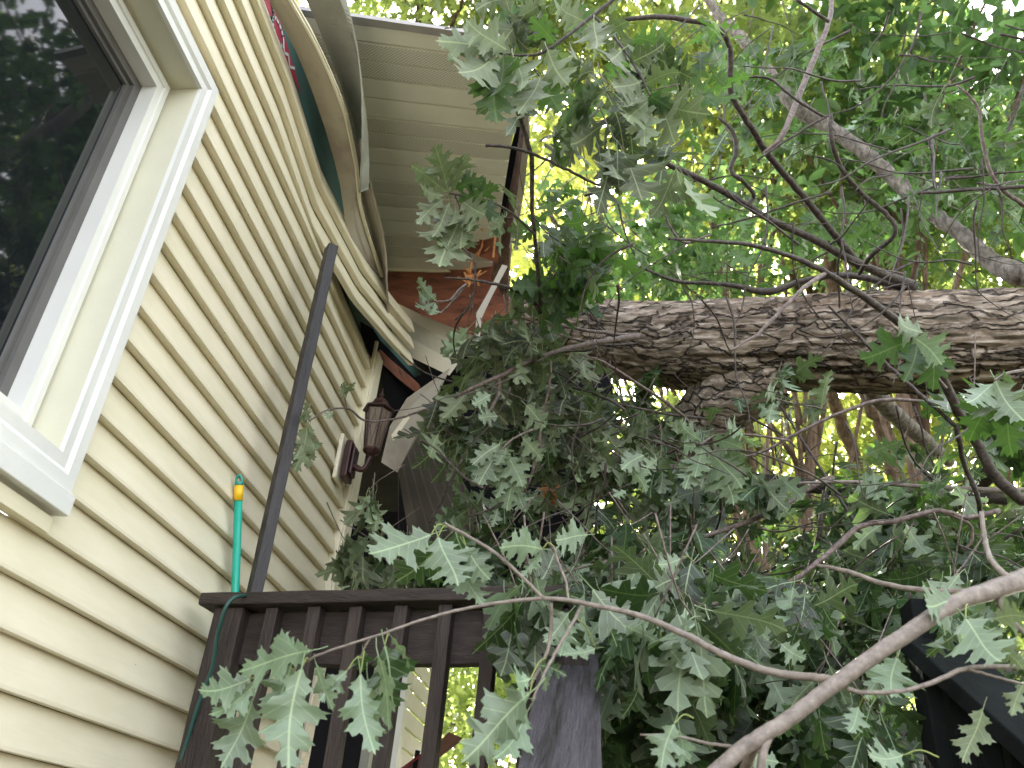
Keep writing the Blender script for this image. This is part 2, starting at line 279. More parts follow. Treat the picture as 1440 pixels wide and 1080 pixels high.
M_peelg = simple('peeled_siding_grey', (.37, .37, .31), .5, .1, 3, .1, 20, dark=(.28, .28, .23), dscale=2, dthr=.5)
# ------------------------------------------------------------------ leaves
def half(kind):
    if kind == 'oak':
        return [(.014, 0), (.035, .035), (.07, .075), (.155, .105), (.135, .135), (.215, .175), (.17, .195), (.125, .225), (.11, .265), (.15, .31), (.22, .325), (.26, .375), (.36, .40), (.30, .425), (.345, .485), (.27, .48), (.25, .545), (.16, .51), (.12, .535), (.125, .58), (.18, .61), (.205, .655), (.29, .70), (.225, .705), (.235, .765), (.175, .76), (.12, .735), (.085, .765), (.09, .815), (.135, .865), (.155, .92), (.09, .895), (.07, .955), (.03, .93)]
    if kind == 'mid':
        return [(.014, 0), (.06, .07), (.20, .16), (.085, .22), (.08, .28), (.22, .33), (.35, .41), (.32, .49), (.11, .50), (.085, .58), (.28, .70), (.21, .77), (.065, .76), (.14, .90), (.06, .94)]
    if kind == 'far':
        return [(.02, 0), (.22, .2), (.10, .3), (.30, .46), (.12, .55), (.22, .76), (.08, .8)]
    return [(.12, .15), (.21, .4), (.16, .7)]
def leaf_proto(kind, seed, fold=None):
    r = random.Random(seed); H = half(kind); nm = {'oak': 9, 'mid': 6, 'far': 4, 'tiny': 3}[kind]
    mid = [(0, i/(nm-1)) for i in range(nm)]
    V = [A(p, float) for p in mid]; T = []
    wx = r.uniform(.85, 1.15)
    ph = [r.uniform(0, 6.28) for _ in range(6)]
    for s in (1, -1):
        o = []
        for i, (x, y) in enumerate(H):
            k = 1+.14*math.sin(y*9+ph[0]*s)+.07*math.sin(y*21+ph[1])
            o.append(A([s*x*k*wx, y*(1)+.02*math.sin(y*13+ph[2]*s)+(.015*s)]))
        base = len(V); V += o
        poly = [V[i] for i in range(nm)]+[o[j] for j in reversed(range(len(o)))]; idx = list(range(nm))+[base+j for j in reversed(range(len(o)))]
        if kind == 'tiny': poly = [V[0]]+o+[V[nm-1]]+[V[1]]; idx = [0]+[base+j for j in range(len(o))]+[nm-1, 1]
        for t in tessellate_polygon([[Vector((p[0], p[1], 0)) for p in poly]]):
            a, b_, c = [idx[i] for i in t]
            pa, pb, pc = V[a], V[b_], V[c]
            if (pb[0]-pa[0])*(pc[1]-pa[1])-(pb[1]-pa[1])*(pc[0]-pa[0]) < 0: b_, c = c, b_
            T.append((a, b_, c))
    V = np.array(V); x, y = V[:, 0].copy(), V[:, 1].copy(); uv = V.copy()
    f = r.uniform(-.1, .55) if fold is None else fold; c = r.uniform(.2, 1.3)
    z = f*np.abs(x)*(1+.3*np.sin(y*7+ph[3])) + .16*np.abs(x)*np.sin(y*17+ph[4]+np.sign(x)*ph[5]) - .5*x*x*r.uniform(0, 1.5) + r.uniform(-.25, .25)*x
    Y = np.sin(c*y)/c - z*np.sin(c*y); Z = -(1-np.cos(c*y))/c + z*np.cos(c*y); X = x*(1-.12*f)+.07*np.sin(y*3+ph[2])*y
    V3 = np.stack([X, Y, Z], 1)
    if kind in ('oak', 'mid'):       # petiole
        nb = len(V3); w_ = .009
        V3 = np.concatenate([V3, [(-w_, .01, 0), (w_, .01, 0), (-w_*.8, -.12, .02), (w_*.8, -.12, .02), (-w_, -.24, .07), (w_, -.24, .07), (0, .01, -w_*1.5), (0, -.12, .02-w_*1.5), (0, -.24, .07-w_*1.5)]])
        uv = np.concatenate([uv, np.zeros((9, 2))])
        T += [(nb+2, nb+3, nb+1), (nb+2, nb+1, nb), (nb+4, nb+5, nb+3), (nb+4, nb+3, nb+2), (nb, nb+6, nb+7), (nb, nb+7, nb+2), (nb+2, nb+7, nb+8), (nb+2, nb+8, nb+4), (nb+1, nb+7, nb+6), (nb+1, nb+3, nb+7), (nb+3, nb+8, nb+7), (nb+3, nb+5, nb+8)]
    return V3, np.array(T), uv
PROTO = {k: [leaf_proto(k, 100+i) for i in range(n_)] for k, n_ in (('oak', 14), ('mid', 14), ('far', 8), ('tiny', 6))}
class Leaves:
    def __init__(s, kind): s.kind = kind; s.o = []; s.d = []; s.n = []; s.s = []; s.r = []
    def add(s, o, d, n, sc, rnd=None):
        s.o.append(o); s.d.append(d); s.n.append(n); s.s.append(sc); s.r.append(R.random() if rnd is None else rnd)
    def build(s, name, mat_, parent=None, widen=1.):
        if not s.o: return None
        O, D, Nn, Sc, Rr = map(np.array, (s.o, s.d, s.n, s.s, s.r)); D = D/np.linalg.norm(D, axis=1)[:, None]
        X = np.cross(D, Nn); X /= (np.linalg.norm(X, axis=1)[:, None]+1e-9); Z = np.cross(X, D)
        pr = PROTO[s.kind]; which = RN.integers(0, len(pr), len(O)); VV = []; TT = []; UU = []; RR_ = []; n0 = 0
        for k, (v, t, uv) in enumerate(pr):
            ii = np.where(which == k)[0]
            if not len(ii): continue
            v = v*A([widen, 1, 1])
            W = O[ii][:, None, :] + Sc[ii][:, None, None]*(v[None, :, 0, None]*X[ii][:, None, :]+v[None, :, 1, None]*D[ii][:, None, :]+v[None, :, 2, None]*Z[ii][:, None, :])
            m = len(v); VV.append(W.reshape(-1, 3)); TT.append((t[None]+(np.arange(len(ii))*m)[:, None, None]+n0).reshape(-1, 3)); n0 += m*len(ii)
            UU.append(np.tile(uv, (len(ii), 1))); RR_.append(np.repeat(Rr[ii], m))
        V = np.concatenate(VV); T = np.concatenate(TT).astype(np.int32); U = np.concatenate(UU); Q = np.concatenate(RR_)
        if parent is not None: V = V-A(parent.location)
        me = bpy.data.meshes.new(name); me.vertices.add(len(V)); me.vertices.foreach_set('co', V.ravel()); me.loops.add(T.size); me.loops.foreach_set('vertex_index', T.ravel())
        me.polygons.add(len(T)); me.polygons.foreach_set('loop_start', np.arange(0, T.size, 3, dtype=np.int32)); me.polygons.foreach_set('loop_total', np.full(len(T), 3, np.int32))
        me.polygons.foreach_set('use_smooth', np.ones(len(T), bool))
        l = me.uv_layers.new(name='UVMap'); l.data.foreach_set('uv', U[T.ravel()].ravel())
        a = me.attributes.new('rnd', 'FLOAT', 'POINT'); a.data.foreach_set('value', Q)
        me.materials.append(mat_); me.update(); me.validate()
        o = bpy.data.objects.new(name, me); C.objects.link(o)
        if parent is not None: o.parent = parent
        return o
def rv(s=1.): return RN.normal(0, s, 3)
# ------------------------------------------------------------------ setting: ground
g = MB(); rows = []
for i in range(41):
    y = -30+i*3.; rows.append([(x, y, GROUND+.15*noise.noise(Vector((x*.15, y*.15, 0)))) for x in np.linspace(-50, 70, 41)])
g.sheet(rows); tag(g.build('ground', M_ground, smooth=True), kind='structure')
# ------------------------------------------------------------------ house
house = thing('house', 'cream clapboard house with torn siding and crushed eave at the left', 'house', (0, 1.5, GROUND))
E_ = .1017; Z0 = .256
def crs(k): return Z0+k*E_
PROF = [(-.0265, .0018), (-.0055, 0), (0, .0018), (0, .010), (-.010, .05), (-.0225, .092), (-.0262, E_+.001)]
LEFT = -1.2; CY = 3.43
WIN = (-.62, 1.607, .645, 1.905)       # outer rectangle of the window trim on the wall
wall = MB()
for k in range(-18, 22):
    z = crs(k); a0 = LEFT; b0 = CY-.012
    if k >= 19: continue          # courses above this one lose their grip near the corner (built below)
    if z+E_/2 > WIN[2]+.03 and z+E_/2 < WIN[3]-.02: a0 = WIN[1]-.05
    ny = max(3, int((b0-a0)/.12)); rows = []
    ys = np.linspace(a0, b0, ny)
    for (x, dz) in PROF:
        rows.append([(x+.0022*noise.noise(Vector((y*1.3, z*4+dz*2, 3)))+.0012*noise.noise(Vector((y*4, k*3.1, 1))), y, z+dz+.0012*noise.noise(Vector((y*.9, k*7.7, 9)))) for y in ys])
    wall.sheet(rows)
wo = wall.build('siding', M_side, house, smooth=False)
# wall sheathing behind (blue green foam board), its printed red lozenge with letters
fb = MB(); fb.box((-.12, WIN[1]+.02, GROUND), (-.10, CY-.01, 2.74)); fb.build('sheathing', M_dark, house)
fb = MB(); fb.box((-.05, .2, 2.0), (-.029, CY-.02, 2.72))
foam = fb.build('foam_board', M_foam, house)
# printed lozenge: tip near px (425,135)
tip = PX(426, 138, -.02); topc = 2.60
dz_ = .085; my = tip[1]-.50
lz = MB(); LTY = [PX(a, b_, -.02)[1] for a, b_ in ((379, 6), (393, 46), (409, 86))]
yy0, yy1 = my-.50, tip[1]; zc = tip[2]+.015
lz.add([(-.0265, yy1, zc), (-.0265, my, zc+dz_), (-.0265, yy0, zc), (-.0265, my, zc-dz_)], [(0, 1, 2, 3)]); lz.build('brand_lozenge', M_red, foam)
def stroke(mb, pts, wd=.0085, x=-.0250):
    for (a, b_) in zip(pts[:-1], pts[1:]):
        a = A(a); b_ = A(b_); d = b_-a; nn = A([-d[1], d[0]])/np.linalg.norm(d)*wd; d = d/np.linalg.norm(d)*wd*.6
        q = [a-d+nn, b_+d+nn, b_+d-nn, a-d-nn]; mb.add([(x, p[0], p[1]) for p in q], [(0, 1, 2, 3)])
def circ(cy, cz, ry, rz, a0=0, a1=360): return [(cy+ry*math.cos(math.radians(t)), cz+rz*math.sin(math.radians(t))) for t in np.linspace(a0, a1, 15)]
lt_ = MB(); x_ = [-.0165]
hh = .045; ly = LTY[0]-.05; my = LTY[1]+.03
stroke(lt_, [(ly, zc-hh*.9), (ly, zc+hh*.9)]); stroke(lt_, [(ly, zc+hh*.9)]+circ(ly+.02, zc, .08, hh*.9, 90, -90)+[(ly, zc-hh*.9)], x=-.0246)
hl = lambda y: .6*dz_*max(.1, (yy1-y)/.5)
hh = hl(my-.03); stroke(lt_, circ(my-.03, zc, .055, hh), wd=.006, x=-.0242)
wy = LTY[2]-.085; hh = hl(wy+.065); stroke(lt_, [(wy, zc+hh), (wy+.035, zc-hh), (wy+.065, zc+hh*.5), (wy+.095, zc-hh), (wy+.13, zc+hh)], wd=.005, x=-.0238)
lt_.build('printed_letters', M_white, foam)
# corner trim
ct = MB(); ct.box((-.08, CY-.012, GROUND), (.012, CY+.005, 2.25)); ct.box((-.06, CY+.0055, GROUND), (.02, CY+.10, 2.20)); ct.build('corner_trim', M_side, house, bevel=.003)
# far return wall and rear wing seen through the balusters
rw = MB()
p0 = PY(575, 930, 5.4); 
for k in range(-14, 12):
    z = k*.115
    rows = [[(p0[0]+.012*(i-1)-(.0 if i else 0), 5.4+yy, z+dz) for yy in np.linspace(0, 1.15, 4)] for i, dz in ((1, 0), (1.6, .004), (.3, .115))]
    rw.sheet(rows)
rw.build('rear_siding', M_peel, house)  # darker material puts the tree shade into the rear siding colour
t_ = MB(); t_.box((p0[0]-.05, 5.30, GROUND), (p0[0]+.03, 5.395, 1.3)); t_.box((p0[0]-.05, 6.56, GROUND), (p0[0]+.03, 6.62, 1.3)); t_.build('rear_trim', M_peelg, house)
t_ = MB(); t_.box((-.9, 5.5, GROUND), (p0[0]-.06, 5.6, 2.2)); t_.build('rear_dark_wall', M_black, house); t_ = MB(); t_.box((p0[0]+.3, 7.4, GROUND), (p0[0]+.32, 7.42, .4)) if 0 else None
dr = MB(); q0 = PY(452, 900, 3.62); dr.box((-.5, 3.60, GROUND), (q0[0]-.02, 3.66, .9)); dr.box((.20, 3.60, -.9), (.235, 3.68, .9)); dr.build('door_casing', M_peelg, house)
# ---- window
win = MB(); y0, y1, z0, z1 = WIN
def ring(mb, o, i, xo, xi, xb=None):       # mitred rectangular ring from outer rect o (at x=xo) to inner rect i (at x=xi)
    oc = [(xo, o[0], o[2]), (xo, o[1], o[2]), (xo, o[1], o[3]), (xo, o[0], o[3])]; ic = [(xi, i[0], i[2]), (xi, i[1], i[2]), (xi, i[1], i[3]), (xi, i[0], i[3])]
    for k in range(4):
        a, b_ = k, (k+1) % 4
        mb.add([oc[a], oc[b_], ic[b_], ic[a]], [(0, 1, 2, 3)])
def inset(r, d): return (r[0]+d, r[1]-d, r[2]+d, r[3]-d)
Wn = WIN
tr = MB(); ring(tr, inset(Wn, 0), inset(Wn, 0), -.02, .020); ring(tr, Wn, inset(Wn, .006), .020, .026); ring(tr, inset(Wn, .006), inset(Wn, .036), .026, .026); ring(tr, inset(Wn, .036), inset(Wn, .046), .026, .020)
ring(tr, inset(Wn, .046), inset(Wn, .072), .020, .022); ring(tr, inset(Wn, .072), inset(Wn, .074), .022, .012)
trim = tr.build('window_trim', M_trim, house)
rv_ = MB(); a = inset(Wn, .074); ring(rv_, a, inset(a, .002), .012, -.0715); rv_.build('window_reveal', M_cream, house)
fr = MB(); a = inset(Wn, .076); ring(fr, a, inset(a, .012), -.071, -.069); ring(fr, inset(a, .012), inset(a, .014), -.069, -.058); ring(fr, inset(a, .014), inset(a, .034), -.058, -.056); ring(fr, inset(a, .034), inset(a, .036), -.056, -.061); ring(fr, inset(a, .036), inset(a, .062), -.061, -.059); ring(fr, inset(a, .062), inset(a, .064), -.059, -.10)
frame = fr.build('window_frame', M_trim, house)
sa = MB(); a = inset(Wn, .138); ring(sa, a, inset(a, .032), -.10, -.098); ring(sa, inset(a, .032), inset(a, .034), -.098, -.108); ring(sa, inset(a, .034), inset(a, .048), -.108, -.106); ring(sa, inset(a, .048), inset(a, .05), -.106, -.114); sash = sa.build('sash', M_gray, frame)
gl = MB(); a = inset(Wn, .186); gl.box((-.121, a[0], a[2]), (-.1135, a[1], a[3])); gl.build('pane', M_glass, sash)
# sill apron under the window
sl = MB(); sl.box((-.01, Wn[0]-.02, Wn[2]-.042), (.034, Wn[1]+.004, Wn[2]+.004)); sl.build('window_sill', M_trim, house, bevel=.002)
sl = MB(); sl.box((-.01, Wn[0], Wn[2]-.085), (.012, Wn[1]-.012, Wn[2]-.0525)); sl.build('sill_channel', M_side, house)
# ---- warped siding: strips given by lower edge and upper edge paths (pixel, stand-off from the wall)
def strip(name, lo, hi, m, lip=.016, nsub=10, thick=True, mid=.0):
    def path(pp):
        pts = [PX(a, b_, c) if PX(a, b_, c)[2] < 2.60+.3*c else PZ(a, b_, 2.60+.3*c) for a, b_, c in pp]; e = [2*pts[0]-pts[1]]+pts+[2*pts[-1]-pts[-2]]; out = []
        for i in range(len(pts)-1):
            p0_, p1, p2, p3 = e[i:i+4]
            for k in range(nsub):
                t = k/nsub; out.append(.5*((2*p1)+(-p0_+p2)*t+(2*p0_-5*p1+4*p2-p3)*t*t+(-p0_+3*p1-3*p2+p3)*t**3))
        return out+[pts[-1]]
    Lo, Hi = path(lo), path(hi); n_ = min(len(Lo), len(Hi)); rows = []
    prof = [(0, -lip), (0, 0), (.08, .003), (.45, mid), (.55, mid+.004), (.97, .0), (1, -lip*.6)]
    for (u, off) in prof:
        row = []
        for i in range(n_):
            c = Lo[i]*(1-u)+Hi[i]*u; row.append(c+A([off, 0, 0])+A([.002*noise.noise(Vector((i*.3, u*3, len(name)))), 0, 0]))
        rows.append(row)
    mb = MB(); mb.sheet(rows); o = mb.build(name, m, house, smooth=False)
    so = o.modifiers.new('solid', 'SOLIDIFY'); so.thickness = .0016
    return o
# courses that lift off near the corner (flat at the left, peeling at the right)
LP = [PX(a, b_, c) for a, b_, c in ((440, 318, .004), (466, 362, .03), (503, 425, .08), (543, 472, .13), (582, 514, .17))]
LPy = [2.0]+[p[1] for p in LP]; LPx = [0.]+[p[0] for p in LP]; LPz = [0.]+[p[2]-crs(19) for p in LP]; LPz[1] = min(.004, LPz[1])
for k in (19, 20, 21):
    ye = LPy[-1]-.06*(k-19); ys = np.concatenate([np.linspace(LEFT, 2.0, 24)[:-1], np.linspace(2.0, ye, 34)]); rows = []
    for (x, dz) in PROF:
        row = []
        for y in ys:
            t = max(0, (y-2.0)/(LPy[-1]-2.0)); o_ = np.interp(y, LPy, LPx); d_ = np.interp(y, LPy, LPz); pin = 1-.30*t*t*(3-2*t)
            zz = crs(19)+d_+((k-19)*E_+dz)*pin
            row.append((x+o_+.012*(k-19)*t*t+.002*noise.noise(Vector((y*1.3, k*4., 3)))+.006*t*noise.noise(Vector((y*5, k*3.1, 1))), y, zz))
        rows.append(row)
    mb = MB(); mb.sheet(rows); o = mb.build('loose_siding', M_side, house); so = o.modifiers.new('solid', 'SOLIDIFY'); so.thickness = .0015
# inner peeled length with brownish face
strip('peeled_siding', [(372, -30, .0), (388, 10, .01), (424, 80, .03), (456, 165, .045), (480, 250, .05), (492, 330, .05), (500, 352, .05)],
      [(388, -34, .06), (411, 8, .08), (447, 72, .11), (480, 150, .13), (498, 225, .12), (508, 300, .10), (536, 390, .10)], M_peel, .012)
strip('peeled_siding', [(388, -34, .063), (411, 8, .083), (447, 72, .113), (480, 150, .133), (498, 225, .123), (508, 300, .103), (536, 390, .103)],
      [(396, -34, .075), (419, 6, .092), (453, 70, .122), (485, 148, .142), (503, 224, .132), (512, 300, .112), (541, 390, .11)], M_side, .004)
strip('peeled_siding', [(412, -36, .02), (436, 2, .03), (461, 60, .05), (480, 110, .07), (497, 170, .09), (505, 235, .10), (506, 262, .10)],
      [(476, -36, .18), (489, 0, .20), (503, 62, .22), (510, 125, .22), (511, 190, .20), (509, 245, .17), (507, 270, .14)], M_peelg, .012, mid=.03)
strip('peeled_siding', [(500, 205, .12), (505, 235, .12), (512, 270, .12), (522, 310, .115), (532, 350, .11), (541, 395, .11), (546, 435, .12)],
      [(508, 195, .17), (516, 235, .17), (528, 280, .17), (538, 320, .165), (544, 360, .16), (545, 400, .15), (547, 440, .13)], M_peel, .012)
# shade sheet and stud inside the torn corner
st = MB(); st.beam(PX(534, 500, .0), PX(604, 562, .08), UP*.03, FW*.02, 6, .002); st.build('stud', M_ply, house)
st = MB(); st.add([PX(474, 384, -.015), PX(520, 425, -.01), PX(562, 474, .0), PX(594, 528, .02), PX(584, 575, .01), PX(548, 560, -.01), PX(505, 462, -.015)], [tuple(range(7))]); st.build('torn_foam_board', M_foam, house)
st = MB(); st.add([PX(506, 452, -.004), PX(524, 462, -.004), PX(536, 480, .0), PX(552, 496, .004), PX(592, 540, .024), PX(598, 620, .024), PX(560, 600, .0), PX(538, 545, -.004), PX(520, 500, -.004)], [tuple(range(9))]); st.build('cavity_shade_sheet', M_black, house)  # flat black sheet painted as the shade inside the torn hole
# ---- soffit
SZ = 2.68
c00, c10 = PZ(385, 10, SZ), PZ(742, 60, SZ+.0); c01, c11 = PZ(515, 377, SZ), PZ(662, 380, SZ)
r1 = PZ(724, 165, SZ); r2 = PZ(700, 262, SZ)
def bl(u, v):
    right = c10*(1-v)**1 + PZ(690, 385, SZ)*v; left = c00*(1-v)+c01*v
    return left*(1-u)+right*u
plain = MB(); vent = MB(); npan = 6; pos = 0.
Wd = np.linalg.norm(c01-c00)
bands = []
for p in range(4): bands += [('f', .30), ('g', .04), ('v', .24), ('g', .03), ('v', .24), ('g', .04), ('f', .28), ('g', .03)]
tot = sum(b_[1] for b_ in bands); v = 0
for kind, wd in bands:
    v0, v1 = v/tot, (v+wd)/tot; v += wd
    up = .010 if kind == 'g' else 0.; mb = vent if kind == 'v' else plain
    if kind == 'g':
        rows = [[bl(u, v0)+A([0, 0, 0]) for u in np.linspace(0, 1, 12)], [bl(u, v0*.8+v1*.2)+A([0, 0, .012]) for u in np.linspace(0, 1, 12)], [bl(u, v0*.4+v1*.6)+A([0, 0, .012]) for u in np.linspace(0, 1, 12)], [bl(u, v1) for u in np.linspace(0, 1, 12)]]
        mb.sheet(rows)
    else:
        us = np.linspace(0, 1, 12); rows = [[bl(u, a)+A([0, 0, .004*noise.noise(Vector((u*4, a*9, 2)))*(0 if a in (v0, v1) else 1)]) for u in us] for a in (v0, (v0+v1)/2, v1)]
        uvs = [(u*.75, a*Wd) for a in (v0, (v0+v1)/2, v1) for u in us]; mb.sheet(rows, uvs)
plain.build('soffit', M_soffp, house); vent.build('vented_soffit', M_soff, house)
st = MB(); 
for (a, b_) in ((bl(0, 0), bl(1, 0)),): st.beam(a+A([0, .006, .004]), b_+A([0, .006, .004]), A([0, .016, 0]), A([0, 0, .009]), 6, .001)
st.build('soffit_channel', M_gray2, house)
st = MB(); e0, e1 = PZ(538, 379, SZ-.006), PZ(661, 383, SZ-.006); st.beam(e0, e1, A([0, .006, 0]), A([0, 0, .008]), 4, .001); st.build('soffit_channel', M_side, house)
# roof deck over the soffit
rf = MB(); q = [bl(0, .10)+A([-.5, 0, .30]), bl(1, .10)+A([.0, 0, .06]), bl(1, .95)+A([0, 0, .06]), bl(0, .95)+A([-.5, .2, .30])]
rf.hexa([*q, *[a+A([0, 0, .03]) for a in q]]); rf.build('roof', M_dark, house)
rf = MB(); rf.box((-3.5, 2.1, 2.76), (-.02, 7.6, 2.9)); rf.box((-1.2, 4.0, 2.6), (.45, 7.4, 3.4)); rf.build('roof_deck_and_sun_block', M_dark, house)  # second box is added to keep sun off the lantern and rear wing
# hanging broken soffit panel
hp = MB(); A0, A1, B1, B0 = P(535, 398, 4.5), P(668, 478, 4.3), P(632, 528, 4.3), P(556, 492, 4.5)
hv = MB()
for i, (v0, v1, kd) in enumerate(((0, .30, 'f'), (.30, .34, 'g'), (.34, .66, 'v'), (.66, .70, 'g'), (.70, 1.0, 'f'))):
    def hb(u, v_): return (A0*(1-u)+A1*u)*(1-v_)+(B0*(1-u)+B1*u)*v_
    us = np.linspace(0, 1, 9); mb = hv if kd == 'v' else hp
    if kd == 'g': mb.sheet([[hb(u, v0) for u in us], [hb(u, v0+.012)-UP*.008 for u in us], [hb(u, v1-.01)+UP*.012+FW*.01 for u in us], [hb(u, v1) for u in us]])
    else: mb.sheet([[hb(u, v0) for u in us], [hb(u, v1) for u in us]], [(u*.6, a*.45) for a in (v0, v1) for u in us])
hp.beam(A0+UP*.006, A1+UP*.006, UP*.008, FW*.01, 4)
hp.build('hanging_soffit', M_soffp, house); hv.build('hanging_vent_panel', M_soff, house)
# plywood and splintered rafter ends under the broken eave
pl = MB(); pl.sheet([[P(536, 368, 4.42), P(600, 372, 4.40), P(660, 376, 4.36), P(712, 366, 4.3)], [P(536, 398, 4.38), P(610, 410, 4.34), P(660, 420, 4.3), P(716, 420, 4.25)], [P(545, 420, 4.36), P(600, 446, 4.3), P(660, 470, 4.25), P(716, 470, 4.2)]]); pl.build('plywood', M_ply, house)
pl = MB(); pl.sheet([[P(645, 275, 4.2), P(690, 285, 4.15), P(712, 290, 4.1)], [P(650, 330, 4.2), P(680, 335, 4.15), P(706, 340, 4.1)], [P(655, 352, 4.2), P(678, 362, 4.15), P(700, 370, 4.1)]]); pl.build('plywood', M_ply, house)
sp = MB()
for k in range(26):
    bx, by = (662+R.uniform(-7, 12), 392+R.uniform(-4, 6)) if k % 2 else (R.uniform(672, 700), R.uniform(300, 380))
    p0_ = P(bx, by, 4.1+R.uniform(-.1, .1)); d = nrm(UP*R.uniform(.2, 1)+RT*R.uniform(-.6, .6)+rv(.1)); sp.beam(p0_-d*.02, p0_+d*R.uniform(.03, .09), RT*R.uniform(.002, .006), FW*.003)
sp.build('splinters', M_raw, house)
# fascia: split boards at the outer end of the eave
fa = MB(); fa.sheet([[P(735, 122, 3.62), P(727, 190, 3.78), P(716, 260, 3.95), P(700, 340, 4.15), P(690, 392, 4.25)], [P(738, 122, 3.60), P(737, 190, 3.76), P(731, 260, 3.93), P(718, 340, 4.12), P(712, 420, 4.25)]])
fo = fa.build('fascia_board', M_fascia, house); so = fo.modifiers.new('solid', 'SOLIDIFY'); so.thickness = .02
fa = MB(); fa.sheet([[P(729, 168, 3.70), P(719, 205, 3.80), P(708, 250, 3.92), P(697, 310, 4.05)], [P(733, 168, 3.69), P(728, 205, 3.79), P(720, 250, 3.91), P(706, 318, 4.05)]]); fa.build('fascia_backing', M_dark, house)
fa = MB(); fa.sheet([[P(739, 128, 3.56), P(736, 195, 3.72), P(728, 270, 3.92), P(716, 350, 4.10)], [P(746, 120, 3.56), P(745, 195, 3.72), P(737, 270, 3.92), P(727, 330, 4.08)]]); fo = fa.build('fascia_cover', M_grey_alu, house)
fa = MB(); fa.sheet([[P(706, 372, 4.0), P(686, 412, 3.95), P(670, 440, 3.9), P(668, 490, 3.85)], [P(714, 374, 4.0), P(692, 416, 3.95), P(678, 446, 3.9), P(673, 490, 3.85)]]); fo = fa.build('bent_channel', M_grey_alu, house); so = fo.modifiers.new('solid', 'SOLIDIFY'); so.thickness = .008
# collapsed pieces beyond the corner
def slab(name, quad, m, th=.02):
    mb = MB(); mb.add([P(*q) for q in quad], [tuple(range(len(quad)))]); o = mb.build(name, m, house); so = o.modifiers.new('solid', 'SOLIDIFY'); so.thickness = th; return o
slab('fallen_soffit', [(572, 560, 3.75), (632, 518, 3.9), (600, 590, 3.85), (558, 664, 3.7), (536, 650, 3.65), (548, 600, 3.7)], M_peel, .004)
slab('fallen_channel', [(550, 612, 3.6), (572, 582, 3.62), (576, 588, 3.62), (553, 620, 3.6)], M_side, .01)
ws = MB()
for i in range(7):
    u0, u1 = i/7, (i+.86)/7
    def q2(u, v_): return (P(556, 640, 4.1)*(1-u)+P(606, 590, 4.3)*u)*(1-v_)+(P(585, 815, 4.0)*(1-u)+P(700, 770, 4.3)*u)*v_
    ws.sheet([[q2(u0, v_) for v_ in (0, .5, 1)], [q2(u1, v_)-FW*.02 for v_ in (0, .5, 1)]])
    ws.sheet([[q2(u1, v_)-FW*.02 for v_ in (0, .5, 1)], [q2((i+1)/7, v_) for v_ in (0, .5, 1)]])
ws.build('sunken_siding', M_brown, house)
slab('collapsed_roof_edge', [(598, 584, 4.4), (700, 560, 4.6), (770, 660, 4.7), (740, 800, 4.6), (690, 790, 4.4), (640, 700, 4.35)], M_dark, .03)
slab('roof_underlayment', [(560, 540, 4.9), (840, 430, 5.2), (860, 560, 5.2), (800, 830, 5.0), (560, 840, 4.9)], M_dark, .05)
# ------------------------------------------------------------------ tall post
tp = thing('wooden_post', 'tall thin dark brown post standing against the siding behind the railing', 'post', PX(360, 842, .10))
pb = PX(361, 842, .10); tpz = PX(466, 348, .10)
mb = MB(); mb.beam((pb[0]-.0, pb[1], pb[2]-.9), (tpz[0], tpz[1], tpz[2]), A([.014, .012, 0]), A([-.016, .019, 0]), 24, .0006); mb.build('post_shaft', M_postw, tp, bevel=.002)
# ------------------------------------------------------------------ deck railing
rl = thing('deck_railing', 'dark brown wooden deck railing with square balusters below the broken eave', 'railing', PX(320, 860, .12))
za = PX(298, 852, .06)
ra = PX(297, 852, .055); rb = PZ(800, 843, ra[2]+.035)
U = nrm(rb-ra); Lr = np.linalg.norm(rb-ra)
bt = PY(599, 866, (ra+(rb-ra)*.48)[1]+.02); bb = PX(581, 1080, bt[0]-.03); 
Dn = nrm(bb-bt); Dn = nrm(A([-.035, .0, -1.])); Dn = nrm(Dn-U*(Dn@U)*.6); O_ = nrm(np.cross(U, Dn))
if O_[1] > 0: O_ = -O_          # O_ points towards the viewer
mb = MB(); mb.beam(ra, rb, O_*.068, Dn*.017, 14, .0008); mb.build('top_rail', M_woodx, rl, bevel=.004)
mb = MB(); mb.beam(ra+Dn*.094+U*.04-O_*.012, rb+Dn*.094-O_*.012, O_*.018, Dn*.070, 14, .0006); mb.build('rail_board', M_woodx, rl, bevel=.003)
pp = ra+U*.085+O_*.002
mb = MB(); mb.beam(pp+Dn*.018, pp+Dn*1.25, U*.044, O_*.044, 14, .0008); mb.build('railing_post', M_wood, rl, bevel=.004)
nb = 8
for i in range(nb):
    s_ = .215+i*.122
    if s_ > Lr-.05: break
    c = ra+U*s_+O_*.028
    mb = MB(); mb.beam(c+Dn*.022+U*RN.normal(0, .002), c+Dn*1.06, U*.018, O_*.018, 10, .0006); mb.build('baluster', M_wood, rl, bevel=.002)
mb = MB(); c = ra+U*(Lr-.06)-O_*.02; mb.beam(c+Dn*.018, c+Dn*1.25, U*.044, O_*.044, 10, .0008); mb.build('railing_post', M_wood, rl, bevel=.004)
mb = MB(); mb.beam(ra+Dn*1.05+U*.1, rb+Dn*1.05-U*.1, O_*.016, Dn*.04, 6, .0006); mb.build('bottom_rail', M_woodx, rl, bevel=.003)
